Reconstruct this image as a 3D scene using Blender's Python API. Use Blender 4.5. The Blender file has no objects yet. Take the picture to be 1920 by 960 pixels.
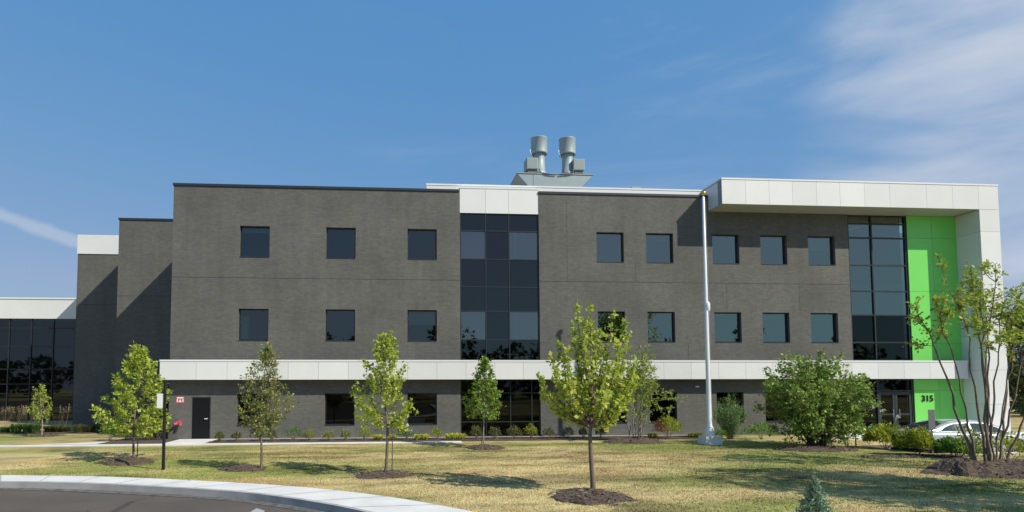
import bpy, bmesh, math, random
import numpy as np
from mathutils import Vector, Matrix

# ------------------------------------------------------------------ camera
S = bpy.context.scene
C = S.collection
CY, PITCH, ROLL, YAW, DIST, FOC, CX = 660.394, 0.054864, -0.001945, 0.074271, 30.048, 1100.0, 827.4
CAMZ = 2.698
fwd = np.array([math.sin(YAW)*math.cos(PITCH), math.cos(YAW)*math.cos(PITCH), math.sin(PITCH)])
rt0 = np.array([math.cos(YAW), -math.sin(YAW), 0.0]); up0 = np.cross(rt0, fwd)
crt = rt0*math.cos(ROLL)+up0*math.sin(ROLL); cup = up0*math.cos(ROLL)-rt0*math.sin(ROLL)
cam = bpy.data.cameras.new('camera'); camo = bpy.data.objects.new('camera', cam); C.objects.link(camo)
camo.matrix_world = Matrix(((crt[0], cup[0], -fwd[0], 0), (crt[1], cup[1], -fwd[1], -DIST),
                            (crt[2], cup[2], -fwd[2], CAMZ), (0, 0, 0, 1)))
cam.sensor_width = 36; cam.lens = 36*FOC/1920
cam.shift_x = (960-CX)/1920; cam.shift_y = (CY-480)/1920
cam.clip_start = .1; cam.clip_end = 3000
S.camera = camo

def ray(px, py): return crt*(px-CX)/FOC - cup*(py-CY)/FOC + fwd
def P(px, py, y=0.0):                      # point of the vertical plane Y=y seen at a pixel -> X, Z
    d = ray(px, py); t = (DIST+y)/d[1]; return d[0]*t, d[2]*t+CAMZ
def G(px, py, z=0.0):                      # point of the ground seen at a pixel
    d = ray(px, py); t = (z-CAMZ)/d[2]; return d[0]*t, d[1]*t-DIST

# ------------------------------------------------------------------ world, sun, exposure
SUN = np.array([1.77, -1.36, 1.93]); SUN = SUN/np.linalg.norm(SUN)
ELEV = math.asin(SUN[2]); AZ = math.atan2(SUN[0], SUN[1])     # clockwise from +Y
W = bpy.data.worlds.new('World'); S.world = W; W.use_nodes = True
nt = W.node_tree; N = nt.nodes; L = nt.links; N.clear()
sky = N.new('ShaderNodeTexSky'); sky.sky_type = 'NISHITA'; sky.sun_disc = False
sky.sun_elevation = ELEV; sky.sun_rotation = AZ
sky.air_density = 1.1; sky.dust_density = .9; sky.ozone_density = 2.2; sky.altitude = 100
tc = N.new('ShaderNodeTexCoord')
def wmath(op, a, b=None, c=None):
    n = N.new('ShaderNodeMath'); n.operation = op
    for i, v in enumerate((a, b, c)):
        if v is None: continue
        if isinstance(v, (int, float)): n.inputs[i].default_value = v
        else: L.new(v, n.inputs[i])
    return n.outputs[0]
def wdot(vec):
    n = N.new('ShaderNodeVectorMath'); n.operation = 'DOT_PRODUCT'
    L.new(tc.outputs['Generated'], n.inputs[0]); n.inputs[1].default_value = vec; return n.outputs['Value']
def wramp(v, a, b, sm=True):
    n = N.new('ShaderNodeMapRange'); n.interpolation_type = 'SMOOTHSTEP' if sm else 'LINEAR'
    L.new(v, n.inputs['Value']); n.inputs['From Min'].default_value = a; n.inputs['From Max'].default_value = b
    return n.outputs['Result']
# wispy cloud over to the right
def wnoise(rot, scale, nscale, detail, rough, dist):
    m = N.new('ShaderNodeMapping'); m.inputs['Rotation'].default_value = rot; m.inputs['Scale'].default_value = scale
    L.new(tc.outputs['Generated'], m.inputs['Vector'])
    n = N.new('ShaderNodeTexNoise'); n.inputs['Scale'].default_value = nscale; n.inputs['Detail'].default_value = detail
    n.inputs['Roughness'].default_value = rough; n.inputs['Distortion'].default_value = dist
    L.new(m.outputs['Vector'], n.inputs['Vector']); return n.outputs['Fac']
def nd(px, py):
    d = ray(px, py); return d/np.linalg.norm(d)
c1 = nd(2160, 150); c2 = nd(2100, 450)
n1 = wnoise((0, -.35, 0), (1.0, 1.0, 3.6), 2.4, 7, .52, .35)
m1 = wramp(wdot(tuple(c1)), .925, .996)
m2 = wramp(wdot(tuple(c2)), .955, .998)
mm = wmath('MAXIMUM', m1, m2)
a1 = wramp(wmath('ADD', n1, wmath('MULTIPLY', mm, .30)), .52, 1.02)
a1 = wmath('MULTIPLY', a1, wramp(mm, 0, .5))
# thin streak low on the left
p, q_ = nd(0, 408), nd(150, 462)
nrm = np.cross(p, q_); nrm /= np.linalg.norm(nrm)
n3 = wnoise((0, 0, 0), (1, 1, 1), 30, 4, .6, .2)
dd = wmath('ADD', wmath('ABSOLUTE', wmath('SUBTRACT', wdot(tuple(nrm)), -.004)), wmath('MULTIPLY', wmath('SUBTRACT', n3, .5), .010))
streak = wmath('SUBTRACT', 1.0, wramp(dd, .003, .013))
streak = wmath('MULTIPLY', streak, wramp(wdot(tuple(nd(85, 440))), .9935, .9985))
# faint veil elsewhere
n4 = wnoise((.2, .5, 0), (1, 1, 5), 2.0, 7, .62, .7)
veil = wmath('MULTIPLY', wramp(n4, .48, .85), .20)
veil = wmath('MULTIPLY', veil, wramp(wdot(tuple(nd(1500, 300))), .6, .99))
fac = wmath('MAXIMUM', wmath('MAXIMUM', wmath('MULTIPLY', a1, .9), wmath('MULTIPLY', streak, .38)), veil)
mix = N.new('ShaderNodeMix'); mix.data_type = 'RGBA'; L.new(fac, mix.inputs['Factor'])
sep = N.new('ShaderNodeSeparateColor'); L.new(sky.outputs[0], sep.inputs[0]); cmb = N.new('ShaderNodeCombineColor')
for ch, k_, g_ in (('Red', 1.04, .86), ('Green', 2.40, .36), ('Blue', 5.10, .13)):      # clearer, bluer air than the model's
    v_ = wmath('MULTIPLY', wmath('POWER', sep.outputs[ch], g_), k_)
    if ch == 'Red': v_ = wmath('MINIMUM', v_, 3.15)
    L.new(v_, cmb.inputs[ch])
L.new(cmb.outputs[0], mix.inputs[6]); mix.inputs[7].default_value = (6.6, 7.1, 8.0, 1)
bg = N.new('ShaderNodeBackground'); bg.inputs['Strength'].default_value = .095
L.new(mix.outputs[2], bg.inputs['Color'])
out = N.new('ShaderNodeOutputWorld'); L.new(bg.outputs[0], out.inputs['Surface'])

sl = bpy.data.lights.new('sun', 'SUN'); sl.energy = 4.9; sl.angle = math.radians(.5); sl.color = (1, .93, .80)
so = bpy.data.objects.new('sun', sl); C.objects.link(so)
so.rotation_euler = Vector(tuple(SUN)).to_track_quat('Z', 'Y').to_euler()
so.location = (40, -40, 60)
S.view_settings.view_transform = 'Standard'; S.view_settings.look = 'None'
S.view_settings.exposure = 0.0; S.view_settings.gamma = 1
S.render.engine = 'CYCLES'
S.cycles.max_bounces = 6; S.cycles.transparent_max_bounces = 8

rnd = random.Random(7)
NR = np.random.RandomState(11)

# ------------------------------------------------------------------ materials
def newmat(name):
    m = bpy.data.materials.new(name); m.use_nodes = True
    return m, m.node_tree, m.node_tree.nodes, m.node_tree.links, m.node_tree.nodes['Principled BSDF']
def pmat(name, col, rough=.6, metal=0., spec=.5, var=0., vscale=3., bump=0., bscale=60., coat=0.):
    m, t, n, l, b = newmat(name)
    b.inputs['Base Color'].default_value = (*col, 1); b.inputs['Roughness'].default_value = rough
    b.inputs['Metallic'].default_value = metal; b.inputs['Specular IOR Level'].default_value = spec
    b.inputs['Coat Weight'].default_value = coat
    tcn = n.new('ShaderNodeTexCoord')
    if var:
        no = n.new('ShaderNodeTexNoise'); no.inputs['Scale'].default_value = vscale; no.inputs['Detail'].default_value = 5
        l.new(tcn.outputs['Object'], no.inputs['Vector'])
        mr = n.new('ShaderNodeMapRange'); mr.inputs['From Min'].default_value = .3; mr.inputs['From Max'].default_value = .7
        mr.inputs['To Min'].default_value = 1-var; mr.inputs['To Max'].default_value = 1+var
        l.new(no.outputs['Fac'], mr.inputs['Value'])
        mx = n.new('ShaderNodeVectorMath'); mx.operation = 'SCALE'; mx.inputs[0].default_value = col
        l.new(mr.outputs[0], mx.inputs['Scale']); l.new(mx.outputs[0], b.inputs['Base Color'])
    if bump:
        no = n.new('ShaderNodeTexNoise'); no.inputs['Scale'].default_value = bscale; no.inputs['Detail'].default_value = 4
        l.new(tcn.outputs['Object'], no.inputs['Vector'])
        bp = n.new('ShaderNodeBump'); bp.inputs['Strength'].default_value = bump; bp.inputs['Distance'].default_value = .02
        l.new(no.outputs['Fac'], bp.inputs['Height']); l.new(bp.outputs[0], b.inputs['Normal'])
    return m

def brick_mat():
    m, t, n, l, b = newmat('dark_brick')
    g = n.new('ShaderNodeTexCoord'); s = n.new('ShaderNodeSeparateXYZ'); l.new(g.outputs['Object'], s.inputs[0])
    ad = n.new('ShaderNodeMath'); ad.operation = 'ADD'; l.new(s.outputs['X'], ad.inputs[0]); l.new(s.outputs['Y'], ad.inputs[1])
    c = n.new('ShaderNodeCombineXYZ'); l.new(ad.outputs[0], c.inputs['X']); l.new(s.outputs['Z'], c.inputs['Y'])
    br = n.new('ShaderNodeTexBrick'); l.new(c.outputs[0], br.inputs['Vector'])
    br.inputs['Color1'].default_value = (.122, .121, .112, 1); br.inputs['Color2'].default_value = (.145, .143, .132, 1)
    br.inputs['Mortar'].default_value = (.125, .118, .106, 1); br.inputs['Scale'].default_value = 1
    br.inputs['Brick Width'].default_value = .30; br.inputs['Row Height'].default_value = .085
    br.inputs['Mortar Size'].default_value = .006; br.inputs['Bias'].default_value = -.1
    def noise(sx, sy, sc, det):
        mp = n.new('ShaderNodeMapping'); mp.inputs['Scale'].default_value = (sx, sy, 1); l.new(c.outputs[0], mp.inputs['Vector'])
        no = n.new('ShaderNodeTexNoise'); no.inputs['Scale'].default_value = sc; no.inputs['Detail'].default_value = det
        l.new(mp.outputs[0], no.inputs['Vector']); return no.outputs['Fac']
    def rng(v, a, b2, lo, hi):
        r = n.new('ShaderNodeMapRange'); l.new(v, r.inputs['Value'])
        r.inputs['From Min'].default_value = a; r.inputs['From Max'].default_value = b2
        r.inputs['To Min'].default_value = lo; r.inputs['To Max'].default_value = hi; return r.outputs[0]
    f = rng(noise(1, 1, .35, 4), .3, .7, .86, 1.12)
    f2 = rng(noise(1, 1.0, 5.5, 8), .3, .7, .91, 1.09)
    f3 = rng(noise(3, .25, .8, 3), .35, .7, 1.04, .93)
    m1_ = n.new('ShaderNodeMath'); m1_.operation = 'MULTIPLY'; l.new(f, m1_.inputs[0]); l.new(f2, m1_.inputs[1])
    m2_ = n.new('ShaderNodeMath'); m2_.operation = 'MULTIPLY'; l.new(m1_.outputs[0], m2_.inputs[0]); l.new(f3, m2_.inputs[1])
    vs = n.new('ShaderNodeVectorMath'); vs.operation = 'SCALE'; l.new(br.outputs['Color'], vs.inputs[0]); l.new(m2_.outputs[0], vs.inputs['Scale'])
    l.new(vs.outputs[0], b.inputs['Base Color']); b.inputs['Roughness'].default_value = .82
    b.inputs['Specular IOR Level'].default_value = .25
    bp = n.new('ShaderNodeBump'); bp.inputs['Strength'].default_value = .35; bp.inputs['Distance'].default_value = .012
    l.new(br.outputs['Fac'], bp.inputs['Height']); bp.invert = True; l.new(bp.outputs[0], b.inputs['Normal'])
    return m

def glass_mat(name, ior, tint, wob=.0):
    m, t, n, l, b = newmat(name); n.remove(b)
    fr = n.new('ShaderNodeFresnel'); fr.inputs['IOR'].default_value = ior
    gl = n.new('ShaderNodeBsdfGlossy'); gl.inputs['Roughness'].default_value = .015; gl.inputs['Color'].default_value = (.93, .97, .92, 1)
    tr = n.new('ShaderNodeBsdfTransparent'); tr.inputs['Color'].default_value = (*tint, 1)
    mx = n.new('ShaderNodeMixShader'); l.new(fr.outputs[0], mx.inputs[0]); l.new(tr.outputs[0], mx.inputs[1]); l.new(gl.outputs[0], mx.inputs[2])
    if wob:
        g = n.new('ShaderNodeTexCoord'); no = n.new('ShaderNodeTexNoise'); no.inputs['Scale'].default_value = .7; no.inputs['Detail'].default_value = 1
        l.new(g.outputs['Object'], no.inputs['Vector']); bp = n.new('ShaderNodeBump'); bp.inputs['Strength'].default_value = wob
        bp.inputs['Distance'].default_value = .05; l.new(no.outputs['Fac'], bp.inputs['Height'])
        l.new(bp.outputs[0], gl.inputs['Normal'])
    l.new(mx.outputs[0], n['Material Output'].inputs['Surface']); return m

def leaf_mat(name, c1, c2, c3=None, rough=.5, trans=.5):
    m, t, n, l, b = newmat(name)
    g = n.new('ShaderNodeNewGeometry'); r = n.new('ShaderNodeValToRGB'); l.new(g.outputs['Random Per Island'], r.inputs[0])
    r.color_ramp.elements[0].color = (*c1, 1); r.color_ramp.elements[1].color = (*c2, 1)
    if c3:
        e = r.color_ramp.elements.new(.88); e.color = (*c2, 1); r.color_ramp.elements[1].position = .88
        r.color_ramp.elements[2].color = (*c3, 1); r.color_ramp.elements[2].position = 1
    l.new(r.outputs[0], b.inputs['Base Color']); b.inputs['Roughness'].default_value = rough
    b.inputs['Specular IOR Level'].default_value = .35
    tl = n.new('ShaderNodeBsdfTranslucent'); l.new(r.outputs[0], tl.inputs['Color'])
    mx = n.new('ShaderNodeMixShader'); mx.inputs[0].default_value = trans
    l.new(b.outputs[0], mx.inputs[1]); l.new(tl.outputs[0], mx.inputs[2])
    l.new(mx.outputs[0], n['Material Output'].inputs['Surface']); return m

def attr_mat(name, rough=.9, bump=.0, bscale=30, nvar=.25, nscale=18):
    m, t, n, l, b = newmat(name)
    a = n.new('ShaderNodeAttribute'); a.attribute_name = 'col'
    g = n.new('ShaderNodeTexCoord'); no = n.new('ShaderNodeTexNoise'); no.inputs['Scale'].default_value = nscale; no.inputs['Detail'].default_value = 6
    no.inputs['Roughness'].default_value = .7
    l.new(g.outputs['Object'], no.inputs['Vector'])
    mr = n.new('ShaderNodeMapRange'); mr.inputs['From Min'].default_value = .3; mr.inputs['From Max'].default_value = .7
    mr.inputs['To Min'].default_value = 1-nvar; mr.inputs['To Max'].default_value = 1+nvar; l.new(no.outputs['Fac'], mr.inputs['Value'])
    vs = n.new('ShaderNodeVectorMath'); vs.operation = 'SCALE'; l.new(a.outputs['Color'], vs.inputs[0]); l.new(mr.outputs[0], vs.inputs['Scale'])
    l.new(vs.outputs[0], b.inputs['Base Color']); b.inputs['Roughness'].default_value = rough; b.inputs['Specular IOR Level'].default_value = .1
    if bump:
        bp = n.new('ShaderNodeBump'); bp.inputs['Strength'].default_value = bump; bp.inputs['Distance'].default_value = .04
        l.new(no.outputs['Fac'], bp.inputs['Height']); l.new(bp.outputs[0], b.inputs['Normal'])
    return m

BRICK = brick_mat()
WHITE = pmat('white_panel', (.74, .745, .73), .45, var=.025, vscale=.7)
def panel_tone(m, col, k):
    n, l = m.node_tree.nodes, m.node_tree.links; b = n['Principled BSDF']
    g = n.new('ShaderNodeNewGeometry'); mr = n.new('ShaderNodeMapRange'); l.new(g.outputs['Random Per Island'], mr.inputs['Value'])
    mr.inputs['To Min'].default_value = 1-k; mr.inputs['To Max'].default_value = 1+k*.5
    src = b.inputs['Base Color'].links[0].from_socket; v = n.new('ShaderNodeVectorMath'); v.operation = 'SCALE'
    l.new(src, v.inputs[0]); l.new(mr.outputs[0], v.inputs['Scale']); l.new(v.outputs[0], b.inputs['Base Color'])
panel_tone(WHITE, None, .07)
JOINT = pmat('panel_joint', (.30, .30, .29), .8)
WCAP = pmat('white_metal', (.78, .785, .775), .35)
COPING = pmat('dark_coping', (.025, .032, .042), .45)
FRAME = pmat('dark_frame', (.022, .026, .032), .42)
SOFFIT = pmat('soffit_panel', (.50, .49, .44), .5)
GREEN = pmat('green_panel', (.20, .70, .13), .3, var=.03, vscale=.8)
panel_tone(GREEN, None, .06)
GJOINT = pmat('green_joint', (.05, .22, .03), .6)
ROOF = pmat('roof_membrane', (.42, .42, .41), .9, var=.1)
INTER = pmat('interior_plaster', (.42, .46, .44), .9)
DARKINT = pmat('interior_dark', (.12, .13, .13), .9)
BLIND = pmat('blind_fabric', (.62, .64, .60), .8)
GLASSR = glass_mat('coated_glass', 2.75, (.42, .50, .47), .03)
GLASSL = glass_mat('tinted_glass', 1.95, (.44, .54, .51), .03)
GLASSC = glass_mat('clear_glass', 1.42, (.30, .33, .34), .03)
GLASSW = glass_mat('wing_glass', 1.7, (.25, .29, .31), .03)
CONC = pmat('concrete', (.70, .685, .65), .85, var=.10, vscale=1.2, bump=.15, bscale=40)
CONCD = pmat('curb_concrete', (.40, .39, .37), .85, var=.15, vscale=2., bump=.2, bscale=30)
ASPH = pmat('asphalt', (.110, .088, .070), .88, var=.14, vscale=.5, bump=.5, bscale=90)
def weather(m):
    n, l = m.node_tree.nodes, m.node_tree.links; b = n['Principled BSDF']; t = n.new('ShaderNodeTexCoord')
    src = b.inputs['Base Color'].links[0].from_socket
    a = n.new('ShaderNodeTexNoise'); a.inputs['Scale'].default_value = 220; a.inputs['Detail'].default_value = 2; l.new(t.outputs['Object'], a.inputs['Vector'])
    r = n.new('ShaderNodeMapRange'); r.inputs['From Min'].default_value = .35; r.inputs['From Max'].default_value = .65; r.inputs['To Min'].default_value = .7; r.inputs['To Max'].default_value = 1.3; l.new(a.outputs['Fac'], r.inputs['Value'])
    v = n.new('ShaderNodeTexVoronoi'); v.feature = 'DISTANCE_TO_EDGE'; v.inputs['Scale'].default_value = .28; l.new(t.outputs['Object'], v.inputs['Vector'])
    c = n.new('ShaderNodeMapRange'); c.inputs['From Min'].default_value = .0; c.inputs['From Max'].default_value = .008; c.inputs['To Min'].default_value = .45; l.new(v.outputs['Distance'], c.inputs['Value'])
    x = n.new('ShaderNodeMath'); x.operation = 'MULTIPLY'; l.new(r.outputs[0], x.inputs[0]); l.new(c.outputs[0], x.inputs[1])
    s_ = n.new('ShaderNodeVectorMath'); s_.operation = 'SCALE'; l.new(src, s_.inputs[0]); l.new(x.outputs[0], s_.inputs['Scale']); l.new(s_.outputs[0], b.inputs['Base Color'])
weather(ASPH)
PAINT = pmat('road_paint', (.42, .42, .41), .6, var=.08)
CJ = pmat('concrete_joint', (.30, .29, .27), .9)
MULCH = pmat('bark_mulch', (.095, .068, .048), .95, var=.55, vscale=26, bump=1., bscale=30)
BARK = pmat('bark', (.16, .125, .095), .85, var=.25, vscale=12, bump=.4, bscale=50)
BARKL = pmat('pale_bark', (.26, .235, .19), .8, var=.22, vscale=14)
STAKE = pmat('stake_wood', (.10, .085, .06), .8)
POLEW = pmat('white_pole_paint', (.74, .76, .78), .3, metal=.0)
GALV = pmat('galvanised_metal', (.30, .36, .37), .5, metal=.1, var=.05)
GALVD = pmat('grey_box_metal', (.27, .31, .30), .55, metal=.05, var=.04)
GOLD = pmat('gold_finial', (.75, .52, .14), .25, metal=.9)
BLACKP = pmat('black_paint', (.012, .012, .014), .35)
SIGNW = pmat('sign_white', (.78, .78, .77), .4)
REDM = pmat('red_paint', (.48, .09, .11), .4)
GREYP = pmat('grey_sign_back', (.16, .17, .18), .5, metal=.3)
BLUE = pmat('blue_sign', (.03, .06, .55), .4)
NUMB = pmat('number_black', (.015, .02, .015), .4)

# ------------------------------------------------------------------ mesh helpers
class MB:
    def __init__(s): s.v = []; s.f = []; s.mi = []; s.ms = []
    def mat(s, m):
        if m not in s.ms: s.ms.append(m)
        return s.ms.index(m)
    def add(s, vs, fs, m):
        k = s.mat(m); o = len(s.v); s.v += [tuple(v) for v in vs]
        for f in fs: s.f.append(tuple(i+o for i in f)); s.mi.append(k)
        return s
    def quad(s, a, b, c, d, m): return s.add([a, b, c, d], [(0, 1, 2, 3)], m)
    def box(s, x0, x1, y0, y1, z0, z1, m, skip=''):
        vs = [(x, y, z) for x in (x0, x1) for y in (y0, y1) for z in (z0, z1)]
        F = {'l': (0, 1, 3, 2), 'r': (4, 6, 7, 5), 'f': (0, 4, 5, 1), 'b': (2, 3, 7, 6), 'd': (0, 2, 6, 4), 't': (1, 5, 7, 3)}
        return s.add(vs, [F[k] for k in F if k not in skip], m)
    def cyl(s, p0, p1, r0, r1, m, n=12, cap=True):
        return s.tube([p0, p1], [r0, r1], m, n, cap)
    def tube(s, pts, rad, m, n=6, cap=False):
        pts = [Vector(p) for p in pts]; vs = []; fs = []
        d0 = (pts[1]-pts[0]).normalized(); a = Vector((0, 0, 1)) if abs(d0.z) < .9 else Vector((1, 0, 0))
        u = d0.cross(a).normalized()
        for i, p_ in enumerate(pts):
            d = (pts[min(i+1, len(pts)-1)]-pts[max(i-1, 0)]).normalized()
            u = (u-d*u.dot(d)).normalized(); w = d.cross(u)
            for k in range(n):
                t = 2*math.pi*k/n; vs.append(p_+(u*math.cos(t)+w*math.sin(t))*rad[i])
        for i in range(len(pts)-1):
            for k in range(n):
                a_ = i*n+k; b_ = i*n+(k+1) % n; fs.append((a_, b_, b_+n, a_+n))
        if cap:
            fs.append(tuple(range(n))[::-1]); fs.append(tuple(range(len(vs)-n, len(vs))))
        return s.add(vs, fs, m)
    def lathe(s, prof, cx, cy, m, n=20):
        vs = []; fs = []
        for r, z in prof:
            for k in range(n):
                t = 2*math.pi*k/n; vs.append((cx+r*math.cos(t), cy+r*math.sin(t), z))
        for i in range(len(prof)-1):
            for k in range(n):
                a_ = i*n+k; b_ = i*n+(k+1) % n; fs.append((a_, b_, b_+n, a_+n))
        return s.add(vs, fs, m)
    def arr(s, V, F, m):           # numpy arrays
        k = s.mat(m); o = len(s.v); s.v += V.tolist()
        F = (F+o).tolist(); s.f += F; s.mi += [k]*len(F); return s
    def build(s, name, parent=None, smooth=False, origin=None, col=None):
        me = bpy.data.meshes.new(name); V = s.v
        if origin is not None: V = (np.array(V)-np.array(origin)).tolist()
        me.from_pydata(V, [], s.f); me.update()
        for m in s.ms: me.materials.append(m)
        if len(s.ms) > 1: me.polygons.foreach_set('material_index', s.mi)
        if smooth: me.polygons.foreach_set('use_smooth', [True]*len(me.polygons))
        if col is not None:
            ca = me.color_attributes.new('col', 'FLOAT_COLOR', 'POINT')
            ca.data.foreach_set('color', np.concatenate([col, np.ones((len(col), 1))], 1).astype(np.float32).ravel())
        o = bpy.data.objects.new(name, me); C.objects.link(o)
        if parent is not None: o.parent = parent
        if origin is not None and parent is None: o.location = origin
        return o
def tag(o, label=None, cat=None, group=None, kind=None):
    if label: o['label'] = label
    if cat: o['category'] = cat
    if group: o['group'] = group
    if kind: o['kind'] = kind
    return o
def thing(name, loc, label, cat, group=None):
    o = bpy.data.objects.new(name, None); C.objects.link(o); o.location = loc; o.empty_display_size = .3
    return tag(o, label, cat, group)

# numpy value noise
def vnoise(x, y, seed=0):
    xi = np.floor(x).astype(int); yi = np.floor(y).astype(int); xf = x-xi; yf = y-yi
    def h(a, b):
        v = np.sin(a*127.1+b*311.7+seed*74.7)*43758.5453; return v-np.floor(v)
    u = xf*xf*(3-2*xf); v = yf*yf*(3-2*yf)
    return (h(xi, yi)*(1-u)+h(xi+1, yi)*u)*(1-v)+(h(xi, yi+1)*(1-u)+h(xi+1, yi+1)*u)*v
def fbm(x, y, seed=0, o=5):
    r = 0; a = .5; t = 0
    for i in range(o): r = r+a*vnoise(x*2**i, y*2**i, seed+i*3.3); t += a; a *= .55
    return r/t

# ------------------------------------------------------------------ ground
UP = [(-70, -9.6), (-30, -9.9), (-20, -10.5), (-15, -11.0), (-11.77, -11.53), (-8.44, -12.11), (-5.07, -13.24), (-2.58, -14.3), (-.58, -15.57), (1.31, -17.36),
      (3.0, -19.6), (4.5, -22.6), (5.4, -26), (5.7, -32), (5.8, -48)]
LOW = [(-70, -11.0), (-30, -11.3), (-20, -11.85), (-15, -12.3), (-10.94, -12.83), (-8.58, -13.29), (-6.18, -14.07), (-3.89, -15.01), (-2.28, -16.08), (-.85, -17.35),
       (1.3, -19.9), (2.9, -22.9), (3.8, -26.2), (4.1, -32), (4.2, -48)]
def spline(pts, n=8):
    p_ = np.array(pts); out_ = []
    for i in range(len(p_)-1):
        a = p_[max(i-1, 0)]; b = p_[i]; c = p_[i+1]; d = p_[min(i+2, len(p_)-1)]
        lb = np.linalg.norm(c-b)
        t1 = (c-a)/np.linalg.norm(c-a)*lb; t2 = (d-b)/np.linalg.norm(d-b)*lb
        for k in range(n):
            t = k/n; out_.append((2*t**3-3*t*t+1)*b+(t**3-2*t*t+t)*t1+(-2*t**3+3*t*t)*c+(t**3-t*t)*t2)
    out_.append(p_[-1]); return np.array(out_)
UPs, LOWs = spline(UP), spline(LOW)
def in_road(x, y):        # signed: >0 towards the road, measured from the middle of the walk
    mid = (UPs+LOWs)/2
    d = np.full(x.shape, 1e9); sg = np.zeros(x.shape)
    for i in range(0, len(mid)-1, 2):
        a = mid[i]; b = mid[min(i+2, len(mid)-1)]; ab = b-a; L2 = (ab**2).sum()
        t = np.clip(((x-a[0])*ab[0]+(y-a[1])*ab[1])/L2, 0, 1)
        dx = x-(a[0]+t*ab[0]); dy = y-(a[1]+t*ab[1]); dist = np.hypot(dx, dy)
        cr = ab[0]*dy-ab[1]*dx
        u_ = dist < d; d = np.where(u_, dist, d); sg = np.where(u_, -np.sign(cr), sg)
    return d*sg
xs = np.concatenate([np.linspace(-400, -40, 13)[:-1], np.arange(-40, 42, .4), np.linspace(42, 400, 13)])
ys = np.concatenate([np.linspace(-300, -52, 9)[:-1], np.arange(-52, -22, 1.), np.arange(-22, 7, .3), np.linspace(7.2, 400, 16)])
XX, YY = np.meshgrid(xs, ys)
RD = in_road(XX, YY)
RD = np.where((YY < -48) & (XX < 30) & (XX > -70), 5, RD)        # the crossing street behind
RD = np.where(YY < -62, -5, RD)
DRV = (XX > 20.6) & (YY > -8.7) & (YY < -3.4)
near = (np.abs(XX) < 45) & (YY > -40) & (YY < 10)
ZZ = np.where(near, (fbm(XX*.25, YY*.35, 5, 4)-.5)*.12, 0)
ZZ = ZZ*np.clip((-3.6-YY)/1.5, 0, 1)*np.clip((-RD-.9)/1.2, 0, 1)
ZZ = np.where(RD > 0, -.55, ZZ); ZZ = np.where(DRV, -.5, ZZ)
def lawncol(X, Y):
    a = fbm(X*.28+3, Y*.75, 1, 5); b = fbm(X*1.3, Y*2.6, 9, 4); c = fbm(X*.12, Y*.22, 21, 3)
    g = (a-.5)*2.4+(c-.5)*1.6+.30
    for gx, gy, sx, sy, w in ((-9.4, -9.2, 3.0, 1.6, .85), (-6.2, -10.3, 3.5, 1.3, .55), (-4.5, -10.8, 3.5, 1.2, .6), (0, -8, 6, 2, .12), (-15, -6, 5, 2, .15),
                              (14, -5.4, 4.5, 1.3, .9), (17, -8.5, 4, 1.6, .75), (13.5, -13, 4, 2, .5), (9, -14.5, 3, 2, .25), (20, -13, 5, 2.5, .5),
                              (-8, -4.4, 8, .9, .5), (10, -4, 5, .8, .7), (11, -17.5, 4, 1.5, .3), (2, -13.5, 4, 2, -.5), (3.5, -16, 3.5, 2, -.5), (9, -12.5, 4, 2.5, -.25), (-16, -10, 5, 1.5, -.6), (3, -9, 4, 1.6, -.35), (-2, -14, 4, .8, -.5)):
        g = g+w*np.exp(-((X-gx)/sx)**2-((Y-gy)/sy)**2)
    g = np.clip(g+(b-.5)*.7, 0, 1)[..., None]
    tan = np.array([.50, .41, .20]); gr = np.array([.26, .275, .085]); rd = np.array([.40, .27, .125])
    r = np.clip((fbm(X*.45, Y*1.3, 33, 4)-.5)*5, 0, 1)[..., None]*.8
    base = tan*(1-r)+rd*r
    col = base*(1-g)+gr*g
    dk = np.clip((fbm(X*.36+7, Y*1.3, 61, 5)-.52)*6, 0, 1)*.38+np.clip((fbm(X*1.4, Y*4.5, 71, 4)-.58)*7, 0, 1)*.3
    return col*((.76+.56*fbm(X*1.1, Y*3.2, 44, 5))*(1-dk))[..., None]
nx, ny = len(xs), len(ys)
idx = np.arange(nx*ny).reshape(ny, nx)
F = np.stack([idx[:-1, :-1], idx[:-1, 1:], idx[1:, 1:], idx[1:, :-1]], -1).reshape(-1, 4)
LAWN = attr_mat('dry_lawn', .95, .6, nvar=.18, nscale=4)
mb = MB(); mb.arr(np.stack([XX, YY, ZZ], -1).reshape(-1, 3), F, LAWN)
tag(mb.build('lawn', col=lawncol(XX, YY).reshape(-1, 3)), 'dry lawn, tan with green patches, in front of the brick building', kind='structure')
# road
mb = MB(); 
for i in range(len(LOWs)-1):
    a, b = LOWs[i], LOWs[i+1]
    mb.quad((a[0], -62.5, -.13), (b[0], -62.5, -.13), (b[0], b[1]+.05, -.13), (a[0], a[1]+.05, -.13), ASPH)
mb.quad((4.2, -62.5, -.13), (31, -62.5, -.13), (31, -47.5, -.13), (4.2, -47.5, -.13), ASPH)
tag(mb.build('road'), 'dark asphalt road curving round the lawn', kind='structure')
# concrete walk with kerb
def strip(A, B, z, m, drop=None, dm=None, thick=None):
    s_ = MB()
    for i in range(len(A)-1):
        s_.quad((*B[i], z), (*B[i+1], z), (*A[i+1], z), (*A[i], z), m)
        if drop is not None: s_.quad((*B[i], drop), (*B[i+1], drop), (*B[i+1], z), (*B[i], z), dm)
    return s_
kin = LOWs+(UPs-LOWs)*(.16/np.linalg.norm(UPs-LOWs, axis=1))[:, None]
walk = MB()
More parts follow.
